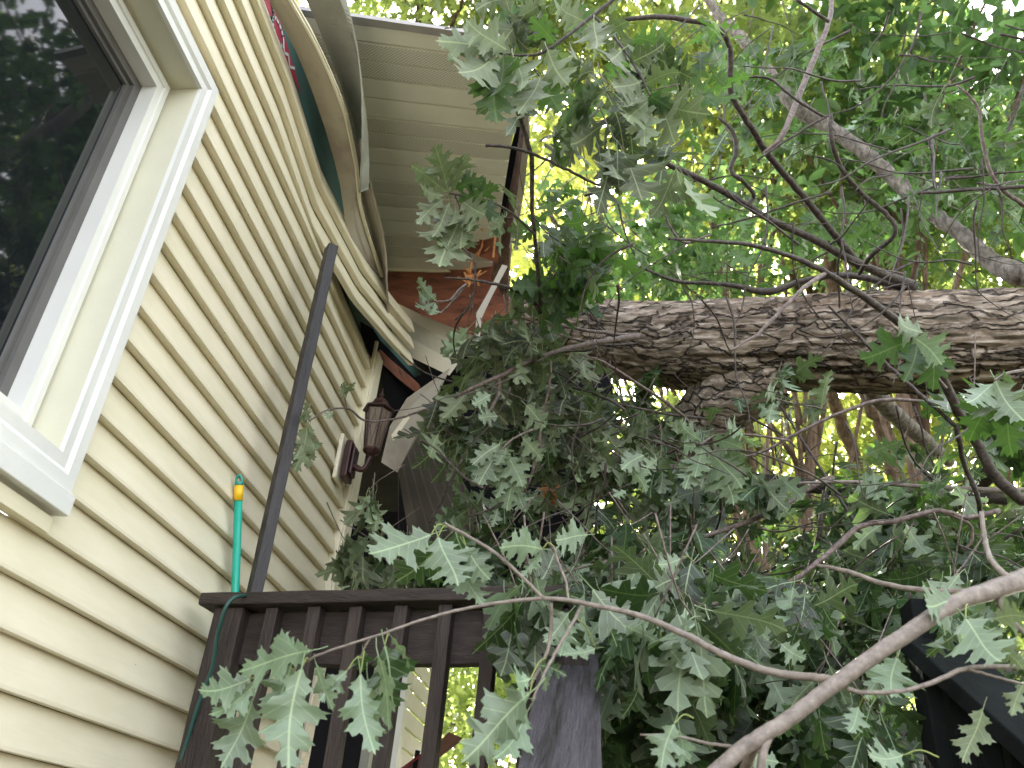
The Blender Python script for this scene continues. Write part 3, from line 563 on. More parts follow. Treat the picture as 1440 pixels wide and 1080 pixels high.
# black slim rail of the far side of the deck
fr_ = thing('far_railing', 'thin black railing upright seen through the gap between the balusters', 'railing', PY(622, 980, 5.0))
mb = MB(); a, b_ = PY(630, 905, 4.9), PY(612, 1085, 4.9); a[2] += .5; b_ = A([a[0]-.0, a[1], -.6]); a = PY(629, 915, 4.9); a0_ = A([a[0], a[1], 1.25]); mb.beam(a0_, A([a[0], a[1], -.55]), A([.022, 0, 0]), A([0, .022, 0]), 6, .0006); mb.build('railing_post', M_dkwood, fr_)
mb = MB(); mb.beam(A([a[0]-.45, a[1], 1.27]), A([a[0]+1.1, a[1], 1.27]), A([0, .04, 0]), A([0, 0, .02]), 6, .0006); mb.build('top_rail', M_dkwood, fr_)
deck = MB()
for i in range(16): deck.box((.0+i*.142, 2.25, -.36), (.137+i*.142, 5.2, -.325))
dk = thing('deck', 'raised wooden deck floor behind the dark brown railing', 'deck', (1.1, 2.3, GROUND)); deck.build('deck_floor', M_gravel, dk)
mb = MB()
for x in (.1, 1.15, 2.2): mb.box((x-.045, 2.3, GROUND-.1), (x+.045, 2.39, -.36))
mb.build('deck_post', M_wood, dk)
# red folded chair cloth behind the balusters
rc = thing('folding_chair', 'folding chair with a dark red cloth seat behind the balusters', 'chair', PY(610, 1050, 4.2))
ca = PY(604, 1064, 4.2); cb = PY(634, 1042, 4.2)
mb = MB(); n_ = nrm(cb-ca); mb.beam(ca-n_*.15, cb+n_*.02, A([0, .2, .02]), A([.008, 0, .012]), 6, .002); mb.build('seat', M_redc, rc)
for s_ in (-1, 1):
    for q in (-1, 1):
        mb = MB(); b_ = ca+A([.12*q+.1, .18*s_, 0]); mb.tube([b_, b_+A([.05*q, 0, -.36-b_[2]+.02])], .011, 8, 1); mb.build('leg', M_dkwood, rc, smooth=True)
# ------------------------------------------------------------------ stair handrail in the foreground
hr = thing('stair_handrail', 'broad grey-brown stair handrail board sloping up at the lower centre', 'handrail', P(790, 1080, 1.44))
h0, h1 = P(802, 928, 2.1), P(788, 1085, 1.42); dd = nrm(h1-h0); sdv = nrm(np.cross(dd, -ray(795, 1000))); sdv = nrm(np.cross(dd, A([0, -.35, 1.]))); 
if sdv@RT < 0: sdv = -sdv
nn = nrm(np.cross(sdv, dd)); nn = nn if nn@FW < 0 else -nn
mb = MB(); mb.beam(h0, h1+dd*.25, sdv*.068, nn*.018, 18, .0006); mb.build('rail_board', M_hand, hr, bevel=.006)
mb = MB(); mb.beam(h0+dd*.06-nn*.022-A([0, 0, .0]), h0+dd*.06-nn*.022-A([0, 0, 1.3]), sdv*.044, nrm(np.cross(sdv, (0, 0, 1)))*.044, 6); mb.build('rail_post', M_wood, hr)
# small yellow leaf lying on it: part of the oak debris
yl = Leaves('tiny'); yp = P(801, 1004, 1.745)+nn*.004; yl.add(yp, nrm(UP*1.+RT*.3), nn, .016, .9); o = yl.build('fallen_leaflet', M_bgy); tag(o, 'tiny yellow leaflet stuck on the stair handrail', 'leaf')
# ------------------------------------------------------------------ dark stair rail at the lower right
dr_ = thing('dark_stair_railing', 'nearly black stair railing half hidden by leaves at the lower right', 'railing', P(1300, 1000, 2.4))
mb = MB(); b0_, b1_ = P(1300, 900, 2.05), P(1500, 1075, 1.62); d = nrm(b1_-b0_); sv = nrm(np.cross(d, (0, -.2, 1))); mb.beam(b0_, b1_, sv*.075, nrm(np.cross(sv, d))*.02, 8, .0006); mb.build('rail_board', M_dkwood, dr_, bevel=.004)
mb = MB(); q = P(1300, 850, 2.10); mb.beam(q, q+A([.02, 0, -1.4]), A([.046, 0, 0]), A([0, .046, 0]), 6, .0006); mb.build('rail_post', M_dkwood, dr_, bevel=.004)
for i in range(4):
    q = b0_+(b1_-b0_)*(.2+i*.22); mb = MB(); mb.beam(q-A([0, 0, .02]), q-A([0, 0, .95]), A([.018, 0, 0]), A([0, .018, 0])); mb.build('baluster', M_dkwood, dr_)
mb = MB(); q0_, q1_ = P(1335, 1030, 2.1), P(1540, 1200, 1.65); mb.beam(q0_, q1_, sv*.02, nrm(np.cross(sv, d))*.1, 4); mb.build('stringer', M_dkwood, dr_)
# ------------------------------------------------------------------ wall lantern
ln = thing('wall_lantern', 'oxblood colonial wall lantern with leaded glass beside the torn corner', 'lantern', PX(478, 645, 0))
wb = PX(479, 646, .0); ly_ = wb[1]
mb = MB(); q = wb+A([0, .005, .0]); mb.box((-.004, q[1]-.060, q[2]-.11), (.014, q[1]+.055, q[2]+.10)); mb.build('mounting_block', M_side, ln, bevel=.004)
mb = MB(); mb.box((.023, q[1]-.048, q[2]-.095), (.052, q[1]+.048, q[2]+.075)); mb.box((.0525, q[1]-.034, q[2]-.075), (.066, q[1]+.034, q[2]+.055)); mb.build('back_plate', M_iron, ln, bevel=.006)
lx = PY(520, 640, ly_)[0]+.005; lz0 = PY(513, 640, ly_)[2]; lz1 = PY(525, 578, ly_)[2]; LC = A([lx, ly_, 0])
mb = MB(); mb.tube([(.06, ly_, q[2]-.03), (.10, ly_, q[2]-.045), (lx-.015, ly_, q[2]-.03), (lx, ly_, lz0-.004)], [.015, .013, .011, .012], 10, 5); mb.build('arm', M_iron, ln, smooth=True)
def hexring(z, r, rot=0): return [(lx+r*math.cos(math.radians(60*k+rot)), ly_+r*math.sin(math.radians(60*k+rot)), z) for k in range(6)]
def hexloft(mb, prof):
    V = []; 
    for (z, r) in prof: V += hexring(z, r)
    f = [(i*6+k, i*6+(k+1) % 6, (i+1)*6+(k+1) % 6, (i+1)*6+k) for i in range(len(prof)-1) for k in range(6)]+[tuple(reversed(range(6))), tuple(range(len(prof)*6-6, len(prof)*6))]
    mb.add(V, f)
Hh = lz1-lz0; rb_, rt_ = .034, .057
mb = MB(); hexloft(mb, [(lz0, .014), (lz0+.008, .030), (lz0+.02, .041), (lz0+.03, .040)]); mb.build('base', M_iron, ln, bevel=.002)
mb = MB(); hexloft(mb, [(lz1-.004, rt_+.002), (lz1, rt_+.018), (lz1+.006, rt_+.018), (lz1+.022, .05), (lz1+.04, .036), (lz1+.047, .036), (lz1+.06, .02), (lz1+.066, .010)]); rfz = mb.build('roof_cap', M_iron, ln, bevel=.0015)
mb = MB(); mb.tube([(lx, ly_, lz1+.062), (lx, ly_, lz1+.072), (lx, ly_, lz1+.078), (lx, ly_, lz1+.086), (lx, ly_, lz1+.092), (lx, ly_, lz1+.118)], [.006, .005, .010, .009, .004, .001], 10, 2); mb.build('finial', M_iron, rfz, smooth=True)
a_, b_ = hexring(lz0+.03, rb_), hexring(lz1-.004, rt_)
mb = MB()
for k in range(6): mb.tube([a_[k], b_[k]], .0045, 6, 1)
mb.build('cage', M_iron, ln)
mb = MB(); gl_ = MB()
for k in range(6):
    q = [A(a_[k]), A(a_[(k+1) % 6]), A(b_[(k+1) % 6]), A(b_[k])]; ctr = sum(q)/4; gl_.add([p+(ctr-p)*.02 for p in q], [(0, 1, 2, 3)])
    ww = (q[1]-q[0]+q[2]-q[3])/2; hh_ = (q[3]+q[2]-q[0]-q[1])/2; oo = nrm(ctr-A([lx, ly_, ctr[2]]))*.003
    el = [ctr+oo+ww*.27*math.cos(t)*(1-.35*abs(math.sin(t)))+hh_*.30*math.sin(t) for t in np.linspace(0, 6.283, 17)]; mb.tube(el, .0012, 5, 1, False)
    for e_ in ((ctr+oo+hh_*.3, ctr+oo+hh_*.47), (ctr+oo-hh_*.3, ctr+oo-hh_*.47), (ctr+oo+ww*.27, ctr+oo+ww*.42), (ctr+oo-ww*.27, ctr+oo-ww*.42)): mb.tube(list(e_), .0012, 5, 1)
gl_.build('glass', M_amber, ln); mb.build('leading', M_iron, ln)
mb = MB(); mb.tube([(lx, ly_, lz0+.03), (lx, ly_, lz0+.05), (lx, ly_, lz0+.075), (lx, ly_, lz0+.10), (lx, ly_, lz0+.115)], [.009, .009, .017, .013, .002], 12, 3); mb.build('bulb', M_bulb, ln, smooth=True)
# ------------------------------------------------------------------ green broom pole with yellow band
bp_ = thing('broom_pole', 'green broom pole with yellow band leaning on the siding beside the post', 'broom pole', PX(333, 835, .07))
pt, pq = PX(337, 669, .012), PX(331, 838, .045); dpl = nrm(pq-pt); band0, band1 = PX(336, 683, .014), PX(335, 704, .018)
mb = MB(); mb.tube([band0, pq+dpl*.8], .0125, 14, 2); mb.build('shaft', M_green, bp_, smooth=True)
mb = MB(); mb.tube([band0, band1], .0138, 14, 1); mb.build('band', M_yellow, bp_, smooth=True)
mb = MB(); lp = [band0+RT*(.0095*math.cos(t))+(-dpl)*(.014+.018*math.sin(t)) for t in np.linspace(-.6, math.pi+.6, 12)]; mb.tube(lp, .0042, 8, 1); mb.tube([band0, band0-dpl*.012], .0128, 12, 1); mb.build('grip', M_green2, bp_, smooth=True)
# ------------------------------------------------------------------ hose
hs_ = MB(); pts = [P(347, 838, 2.36), P(338, 838, 2.30), P(327, 842, 2.27), P(317, 855, 2.25), P(309, 880, 2.24), P(304, 905, 2.24), P(298, 940, 2.23), P(285, 975, 2.22), P(276, 1000, 2.21), P(262, 1045, 2.19), P(246, 1095, 2.16), P(235, 1150, 2.15)]
hs_.tube(pts, .0052, 10, 6); tag(hs_.build('garden_hose', M_cord, smooth=True), 'thin dark green hose looped over the railing and down beside its post', 'hose')
# ------------------------------------------------------------------ fallen oak
tree = thing('fallen_oak', 'huge fallen oak trunk with furrowed bark lying across the crushed eave', 'fallen tree', P(1200, 480, 3.8))
def bark_disp(L, a, r):
    ca, sa = math.cos(a), math.sin(a)
    q = Vector((L*1.0, ca*1.6, sa*1.6)); big = noise.noise(q)*.05
    w_ = noise.noise(Vector((L*3, ca*4, sa*4)))*.6
    f1 = 1-abs(noise.noise(Vector((L*3.6+w_, ca*5.5, sa*5.5+w_))))*2
    f2 = 1-abs(noise.noise(Vector((L*11, ca*11+w_, sa*11))))*2
    f3 = noise.noise(Vector((L*30, ca*20, sa*20)))
    fl = 1-abs(noise.noise(Vector((L*1.3+w_*.4, ca*9, sa*9))))*2
    return r*(big*.7 - .10*max(0, fl-.5) - .08*max(0, f1-.45)**1.0 + -.06*max(0, f2-.5)+.008*f3 + .02*noise.noise(Vector((L*7, ca*14, sa*14))))
def catm(pts, n_):
    pts = [A(p, float) for p in pts]; e = [2*pts[0]-pts[1]]+pts+[2*pts[-1]-pts[-2]]; out = []
    for i in range(len(pts)-1):
        p0_, p1, p2, p3 = e[i:i+4]
        for k in range(n_):
            t = k/n_; out.append(.5*((2*p1)+(-p0_+p2)*t+(2*p0_-5*p1+4*p2-p3)*t*t+(-p0_+3*p1-3*p2+p3)*t**3))
    return out+[pts[-1]]
def pxtube(mb, pts, n=8, sub=5, wob=0, disp=None):       # pts: (px, py, dist, radius in px)
    mb.tube([P(a, b_, t) for a, b_, t, r in pts], [(r*.78 if r < 30 else r)*t/F for a, b_, t, r in pts], n, sub, True, wob, disp); return mb
mb = MB(); pxtube(mb, [(690, 452, 4.5, 38), (760, 458, 4.4, 44), (860, 476, 4.25, 54), (930, 484, 4.15, 60), (1000, 487, 4.05, 66), (1100, 484, 3.95, 68), (1200, 482, 3.85, 73), (1320, 482, 3.75, 75), (1440, 478, 3.65, 74), (1600, 474, 3.5, 76), (1900, 470, 3.3, 82)], 150, 30, 0, bark_disp)
mb.build('trunk', M_bark, tree, smooth=True)
def limb(name, pts, m, n=12, sub=6, wob=0, disp=None, par=None):
    mb = MB(); pxtube(mb, pts, n, sub, wob, disp); return mb.build(name, m, par or tree, smooth=True)
limb('limb', [(1070, 520, 4.0, 66), (1030, 548, 4.0, 58), (990, 590, 4.05, 44), (945, 628, 4.15, 37), (890, 655, 4.25, 33), (840, 678, 4.3, 29), (790, 694, 4.35, 21)], M_bark, 60, 12, 0, bark_disp)
mb = MB(); ce = P(777, 694, 4.33); ax = nrm(P(760, 700, 4.35)-P(800, 690, 4.33))
for k in range(70):
    a = R.uniform(0, 6.28); r = R.uniform(.01, .07); b0_ = ce+UP*r*math.sin(a)+(RT*.3-FW)*r*math.cos(a); mb.beam(b0_-ax*.03, b0_+ax*R.uniform(.0, .06)+rv(.006), UP*.004, FW*.004)
mb.build('broken_end', M_raw, tree)
limb('limb', [(1470, 390, 3.9, 26), (1430, 385, 3.95, 21), (1395, 368, 4.1, 16), (1345, 325, 4.3, 13.5), (1290, 285, 4.5, 13), (1225, 222, 4.7, 12.5), (1160, 175, 4.9, 13.5), (1120, 150, 5.0, 15), (1075, 95, 5.2, 11), (1040, 50, 5.4, 9.5), (1005, 15, 5.6, 8), (980, -25, 5.8, 7)], M_bark2, 24, 8, .004)
limb('limb', [(1180, 480, 4.2, 20), (1215, 535, 4.4, 18), (1250, 575, 4.6, 16), (1290, 610, 4.8, 14), (1335, 650, 5.0, 10)], M_bark2, 20, 7, .004)
limb('limb', [(1520, 600, 4.0, 22), (1440, 612, 4.1, 20), (1400, 655, 4.1, 19), (1350, 700, 4.3, 17), (1280, 745, 4.6, 15), (1225, 760, 4.8, 12), (1150, 755, 5.1, 9)], M_barkd, 24, 7, 0, bark_disp)
limb('limb', [(930, 672, 4.1, 15), (1010, 672, 4.05, 14), (1090, 678, 4.0, 13), (1200, 690, 4.0, 12), (1330, 696, 3.95, 13), (1450, 700, 3.9, 15)], M_barkd, 20, 7, 0)
limb('limb', [(800, 650, 4.0, 7), (900, 655, 3.9, 8), (960, 660, 3.8, 7), (1030, 672, 3.8, 5)], M_twig, 10)
BR = [ # foreground/mid branches of the fallen tree (px, py, dist, r)
 ([(1285, 402, 3.8, 10), (1240, 385, 3.7, 8), (1190, 362, 3.65, 7.5), (1140, 335, 3.6, 7), (1085, 310, 3.5, 6.5), (1045, 285, 3.45, 6.2), (990, 255, 3.4, 5.8), (925, 222, 3.3, 4.5), (928, 195, 3.3, 3)], M_darktwig),
 ([(1210, 375, 3.7, 8), (1165, 320, 3.6, 6.5), (1120, 265, 3.5, 6.5), (1082, 220, 3.4, 6.5), (1050, 170, 3.3, 6), (1028, 130, 3.25, 6), (1026, 70, 3.2, 5.5), (1008, 38, 3.15, 5.5), (975, 30, 3.1, 5), (930, 24, 3.05, 5), (880, 28, 3.0, 4), (835, 45, 3.0, 2)], M_darktwig),
 ([(1075, 215, 3.3, 4), (1100, 190, 3.3, 5), (1125, 130, 3.4, 5.5), (1150, 70, 3.5, 5), (1167, 25, 3.6, 4.5), (1170, -10, 3.7, 4)], M_twig),
 ([(1290, 410, 3.85, 8), (1200, 388, 3.8, 6), (1130, 395, 3.8, 5), (1080, 410, 3.75, 7), (1020, 400, 3.7, 4), (950, 395, 3.7, 3), (900, 375, 3.7, 2)], M_darktwig),
 ([(1440, 705, 2.6, 11), (1400, 670, 2.6, 10), (1372, 620, 2.6, 9), (1340, 565, 2.55, 9), (1310, 500, 2.5, 8.5), (1265, 455, 2.5, 7.5), (1225, 425, 2.45, 6.5), (1165, 385, 2.4, 5.5), (1110, 360, 2.4, 4.5), (1060, 345, 2.35, 4), (1010, 340, 2.35, 3.2), (940, 336, 2.3, 2.2)], M_darktwig),
 ([(1160, 385, 2.4, 4.5), (1130, 405, 2.3, 4), (1095, 440, 2.25, 3.5), (1065, 470, 2.2, 3), (1028, 493, 2.15, 2.2)], M_twig),
 ([(1165, 430, 2.8, 2), (1200, 465, 2.8, 2.8), (1250, 515, 2.75, 3.4), (1300, 560, 2.7, 3.6), (1345, 600, 2.65, 4)], M_darktwig),
 ([(1345, 600, 2.65, 5), (1355, 650, 2.7, 4.5), (1375, 700, 2.7, 4.5), (1380, 740, 2.75, 4.5), (1400, 790, 2.7, 5), (1418, 815, 2.6, 5)], M_darktwig),
 ([(1330, 568, 3.0, 3), (1260, 562, 3.0, 3.5), (1220, 567, 3.0, 3.5), (1160, 590, 3.0, 3), (1110, 615, 3.0, 3), (1060, 640, 3.0, 2.4), (1020, 640, 3.0, 2)], M_twig),
 ([(1440, 690, 3.2, 6), (1370, 688, 3.2, 5), (1290, 684, 3.2, 4), (1200, 678, 3.2, 3.5), (1110, 680, 3.2, 2.2)], M_pale),
 ([(1170, 672, 3.3, 6), (1130, 690, 3.2, 6), (1095, 715, 3.1, 5.5), (1040, 738, 3.0, 4.5), (985, 755, 2.9, 4), (920, 770, 2.8, 3.2), (850, 790, 2.7, 2.8), (790, 805, 2.65, 2)], M_twig),
 ([(1405, 718, 2.5, 5), (1360, 728, 2.5, 4.5), (1320, 718, 2.5, 4.5), (1260, 732, 2.5, 5), (1210, 740, 2.5, 5), (1180, 765, 2.45, 5), (1145, 795, 2.4, 4.5), (1100, 825, 2.4, 4.5), (1050, 840, 2.4, 4), (990, 852, 2.35, 3.5), (940, 858, 2.3, 2.8), (890, 868, 2.3, 2)], M_twig),
 ([(1320, 718, 2.5, 3), (1360, 735, 2.5, 3), (1368, 755, 2.5, 3), (1355, 775, 2.5, 2.4)], M_twig),
 ([(1020, 660, 3.6, 2), (960, 585, 3.3, 3), (905, 545, 3.1, 3), (850, 510, 3.0, 2), (820, 500, 3, 1.4)], M_twig),
 ([(1000, 590, 3.5, 2.5), (900, 575, 3.4, 2.2), (820, 550, 3.3, 2), (760, 533, 3.3, 1.5)], M_darktwig),
 ([(900, 472, 3.3, 6), (860, 478, 3.2, 5), (800, 490, 3.1, 5), (740, 510, 3.0, 4.8), (700, 530, 2.95, 4), (665, 545, 2.9, 3.5), (640, 560, 2.9, 3)], M_twig),
 ([(900, 474, 3.3, 4), (850, 468, 3.25, 3.5), (785, 458, 3.2, 2.5)], M_twig),
 ([(700, 528, 2.95, 4), (702, 550, 2.95, 3.5), (690, 575, 2.9, 3.5), (678, 590, 2.9, 3)], M_twig),
 ([(775, 505, 3.0, 2.5), (772, 545, 3.0, 2.5), (762, 590, 3.0, 3), (756, 640, 3.0, 3), (735, 700, 3.0, 2.5), (720, 730, 3.0, 2)], M_twig),
 ([(650, 645, 3.0, 2.5), (635, 675, 3.0, 3), (615, 715, 3.0, 3), (603, 735, 3.0, 2.5)], M_darktwig),
 ([(760, 440, 3.0, 4), (745, 420, 2.95, 3.8), (718, 405, 2.9, 3.2), (690, 398, 2.9, 2.8), (650, 392, 2.85, 2), (625, 391, 2.8, 1.6)], M_darktwig),
 ([(655, 400, 2.85, 2.4), (640, 420, 2.8, 2), (618, 440, 2.8, 1.6), (612, 424, 2.8, 1.5)], M_twig),
 ([(645, 345, 2.8, 1.5), (665, 365, 2.8, 2.2), (668, 395, 2.8, 2.2), (660, 430, 2.8, 2), (640, 450, 2.8, 1.4)], M_darktwig),
 ([(683, 205, 2.6, 3), (715, 207, 2.6, 3), (745, 215, 2.65, 3), (790, 235, 2.7, 2.8), (830, 255, 2.8, 2.6), (855, 262, 2.85, 2.6), (862, 245, 2.9, 2.4), (880, 225, 2.9, 2)], M_darktwig),
 ([(725, 150, 2.6, 3.5), (738, 185, 2.65, 4), (748, 230, 2.7, 4.5), (748, 290, 2.75, 4), (752, 330, 2.8, 3.5), (760, 430, 2.95, 4)], M_darktwig),
 ([(1168, 160, 3.2, 4), (1170, 200, 3.2, 4.5), (1185, 240, 3.25, 4.5), (1215, 275, 3.3, 4.5), (1250, 305, 3.3, 4.5), (1258, 330, 3.3, 4), (1225, 360, 3.4, 5), (1208, 385, 3.5, 4)], M_darktwig),
 ([(1010, 165, 3.3, 2.5), (1030, 185, 3.3, 4), (1035, 215, 3.3, 4.5), (1028, 240, 3.3, 4), (1045, 255, 3.3, 4), (1060, 275, 3.4, 4), (1050, 290, 3.4, 4)], M_darktwig),
 ([(1065, 225, 3.2, 2), (1110, 195, 3.2, 2.4), (1165, 162, 3.2, 2.6)], M_darktwig),
 ([(1160, 165, 3.2, 3), (1120, 140, 3.2, 2.5), (1080, 110, 3.2, 2.5), (1040, 110, 3.2, 2)], M_darktwig),
 ([(1300, 130, 3.6, 2), (1308, 200, 3.6, 3), (1315, 265, 3.6, 3)], M_darktwig),
 ([(1345, 120, 3.2, 2), (1375, 150, 3.2, 3), (1382, 200, 3.2, 3.5), (1400, 255, 3.2, 3.5), (1440, 290, 3.2, 4)], M_twig),
 ([(1290, 272, 3.3, 3), (1350, 268, 3.3, 3.4), (1400, 265, 3.2, 3.6), (1450, 262, 3.2, 4)], M_darktwig),
 ([(1120, 0, 3.4, 3), (1165, 30, 3.5, 3.4)], M_darktwig),
 ([(1440, 120, 4.0, 3), (1420, 180, 4.0, 3), (1400, 240, 4.0, 2.5), (1410, 290, 4, 2)], M_darktwig),
 ([(860, 240, 3.2, 3), (850, 250, 3.2, 3.5), (880, 215, 3.2, 3), (890, 225, 3.2, 2)], M_twig),
 ([(1000, 330, 3.3, 2), (960, 340, 3.3, 2.4), (935, 300, 3.3, 2), (930, 240, 3.3, 1.6)], M_twig),
 ([(1170, 270, 3.4, 1.8), (1120, 285, 3.4, 2), (1060, 305, 3.4, 2), (1000, 320, 3.4, 1.5)], M_darktwig),
 ([(1340, 700, 3.2, 2.5), (1280, 640, 3.2, 2), (1260, 570, 3.1, 2)], M_darktwig),
 ([(1090, 560, 3.6, 2), (1180, 700, 3.4, 3), (1215, 760, 3.3, 3), (1240, 830, 3.2, 2.4)], M_darktwig),
 ([(1160, 690, 3.8, 5), (1150, 760, 3.7, 5), (1130, 820, 3.6, 3)], M_darktwig),
]
for pts, m in BR: limb('branch', pts, m, 8, 5, .001)
# thin secondary twigs crossing everything (part of the crown)
tw = MB()
def rtwig(mb, px, py, t, ln_px, ang, r=1.3, bend=.5, dt=.0):
    pts = []; a = ang; x, y = px, py; k = 5
    for i in range(k+1):
        pts.append(P(x, y, t+dt*i/k)); x += math.cos(a)*ln_px/k; y += math.sin(a)*ln_px/k; a += R.uniform(-bend, bend)
    rr = [max(.5, r*(1-.6*i/k))*t/F for i in range(k+1)]; mb.tube(pts, rr, 5, 3); return pts
for reg, cnt in (((760, 200, 1440, 420), 60), ((780, 560, 1440, 760), 75), ((860, 740, 1440, 1080), 80), ((640, 430, 900, 760), 40), ((1000, 0, 1440, 300), 40)):
    for i in range(cnt):
        t = R.uniform(2.3, 4.6)
        rtwig(tw, R.uniform(reg[0], reg[2]), R.uniform(reg[1], reg[3]), t, R.uniform(60, 230), R.choice([R.uniform(-.6, .9), R.uniform(2.2, 3.8), R.uniform(1.1, 2.0)]), R.uniform(.8, 2.2), .35, R.uniform(-.3, .3))
tag(tw.build('fine_twigs', M_darktwig, tree, smooth=True), kind='stuff')
# ---- foliage of the fallen tree: clusters of oak leaves at the twig tips
LG = {k: Leaves('mid') for k in ('pale', 'green', 'limp', 'deep')}
ct_ = MB()
def cluster(px, py, t, size, kind, n=6, droop=.8, mixk=None):
    c = P(px, py, t); td = nrm(rv()+A([0, 0, -.3])-RT*.3)
    ct_.tube([c-td*size*1.2+rv(.02)+A([0, 0, .03]), c-td*size*.5+rv(.006), c], [.0024, .0016], 4, 2)
    for i in range(n):
        k = kind if mixk is None or R.random() > .25 else mixk
        d = nrm(td*.45+rv(.62)+A([0, 0, -droop])); up_ = nrm(rv(.55)+A([0, 0, .55])+FW*.55*R.random())
        s_ = size*R.uniform(.65, 1.1); o = c+rv(.012)-td*R.uniform(0, .5)*size+d*s_*.2
        LG[k].add(o, d, up_, s_)
REG = [ (1060, 930, 240, 110, 1.75, 2.3, 13, .145, 'pale', 'deep', .9), (1190, 800, 220, 60, 2.0, 2.6, 9, .15, 'pale', 'pale', .9), (930, 820, 120, 60, 1.9, 2.4, 6, .15, 'pale', 'pale', .9), # cx, cy, rx, ry, t0, t1, clusters, leaf size, kind, other, droop
 (800, 25, 80, 35, 2.3, 3.0, 9, .16, 'limp', 'green', .7), (735, 100, 25, 45, 2.5, 2.9, 3, .16, 'limp', 'pale', .9), (860, 110, 90, 60, 2.3, 2.9, 10, .17, 'limp', 'green', 1.0),
 (900, 170, 60, 60, 2.2, 2.7, 5, .18, 'limp', None, 1.1), (790, 180, 40, 50, 2.6, 3.0, 4, .15, 'limp', 'green', 1.0), (960, 110, 40, 50, 2.6, 3.0, 5, .15, 'green', 'limp', .8),
 (700, 330, 12, 30, 2.8, 3.1, 2, .12, 'limp', 'pale', 1.0),
 (795, 330, 58, 75, 2.9, 3.9, 17, .15, 'green', 'limp', .9), (810, 395, 50, 35, 2.9, 3.4, 9, .15, 'green', 'green', .7), 
 (700, 500, 45, 50, 3.0, 3.5, 16, .15, 'limp', 'limp', .9), (640, 565, 40, 40, 3.0, 3.5, 12, .15, 'limp', 'limp', 1.1), (760, 520, 70, 60, 3.2, 3.8, 26, .14, 'limp', 'limp', .8),
 (730, 470, 40, 40, 3.0, 3.4, 12, .14, 'limp', 'green', .8), (720, 610, 60, 45, 3.2, 3.7, 10, .14, 'pale', 'limp', .9), (820, 600, 70, 60, 3.3, 4.2, 30, .15, 'limp', 'limp', .8), (900, 560, 70, 40, 3.6, 4.6, 20, .15, 'limp', 'green', .8),
 (525, 715, 22, 30, 2.9, 3.3, 4, .13, 'limp', None, 1.2), (510, 785, 30, 40, 2.9, 3.3, 9, .15, 'limp', 'limp', 1.2), (570, 770, 35, 50, 3.0, 3.6, 9, .15, 'limp', 'green', 1.2), (600, 810, 60, 25, 3.0, 3.6, 12, .15, 'limp', 'green', 1),
 (690, 665, 45, 55, 3.0, 3.5, 8, .14, 'pale', 'pale', 1.0), (670, 790, 60, 40, 2.7, 3.4, 16, .16, 'green', 'limp', .9),
 (860, 690, 70, 60, 3.3, 4.0, 22, .15, 'limp', 'pale', .9), (960, 640, 90, 40, 3.2, 4.0, 14, .15, 'pale', 'limp', .8), (1020, 700, 90, 40, 2.9, 3.8, 15, .16, 'pale', 'green', .9),
 (880, 800, 110, 70, 2.4, 3.6, 42, .17, 'pale', 'green', .9), (735, 862, 30, 35, 1.9, 2.1, 4, .15, 'pale', 'green', 1.0), (780, 850, 60, 60, 2.2, 3.0, 16, .18, 'pale', 'green', .9), (1010, 850, 110, 70, 2.5, 4.0, 42, .17, 'green', 'pale', .9), (920, 930, 90, 90, 2.2, 3.4, 36, .18, 'green', 'pale', 1.0),
 (1040, 960, 110, 90, 2.3, 3.8, 46, .18, 'green', 'pale', 1.0), (1150, 860, 110, 80, 2.7, 4.2, 44, .17, 'pale', 'green', .9), (1180, 980, 110, 90, 2.5, 4.0, 44, .17, 'green', 'pale', 1.0), (1260, 790, 110, 60, 2.9, 4.2, 34, .16, 'pale', 'green', .9),
 (1380, 770, 80, 60, 2.6, 4.0, 26, .17, 'pale', 'green', .9), (1300, 660, 90, 40, 3.0, 4.4, 14, .16, 'pale', 'green', .9), (1395, 985, 45, 50, 1.45, 1.6, 3, .15, 'limp', None, 1.0), (1310, 860, 60, 40, 2.3, 2.6, 5, .17, 'pale', 'green', .9), 
 (1220, 1040, 100, 50, 2.4, 3.8, 18, .17, 'green', 'pale', 1), (860, 1030, 60, 60, 2.6, 3.8, 14, .17, 'green', 'limp', 1), (1180, 720, 80, 40, 3.4, 4.6, 14, .16, 'green', 'pale', .9), (1400, 590, 60, 60, 2.6, 3.4, 8, .17, 'green', 'pale', .8),
 (1120, 130, 120, 90, 3.6, 5.5, 13, .16, 'green', 'pale', .7), (1320, 180, 110, 80, 3.4, 5.5, 13, .16, 'green', 'pale', .7), (1000, 280, 100, 60, 4.0, 5.8, 10, .16, 'green', 'green', .8), (1020, 60, 90, 60, 3.5, 5.5, 7, .16, 'green', 'green', .7), (1330, 280, 90, 60, 4.0, 5.5, 14, .16, 'green', 'pale', .8), (1180, 330, 90, 40, 4.2, 5.5, 12, .16, 'green', 'green', .8),
 (930, 370, 90, 35, 4.4, 5.6, 8, .15, 'green', 'pale', .8), (1100, 560, 60, 40, 3.3, 4.0, 3, .15, 'pale', None, .5),
 
]
for cx, cy, rx, ry, t0, t1, nc, sz, kd, ok_, dr2 in REG:
    if kd == 'limp': nc = int(nc*.6); sz *= 1.08
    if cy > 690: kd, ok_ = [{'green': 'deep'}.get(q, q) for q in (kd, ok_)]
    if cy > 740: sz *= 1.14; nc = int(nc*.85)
    for i in range(nc):
        a = R.uniform(0, 6.283); q = math.sqrt(R.random()); cluster(cx+rx*q*math.cos(a), cy+ry*q*math.sin(a), R.uniform(t0, t1), sz, kd, R.choice((4, 5, 6, 7)), dr2, ok_)
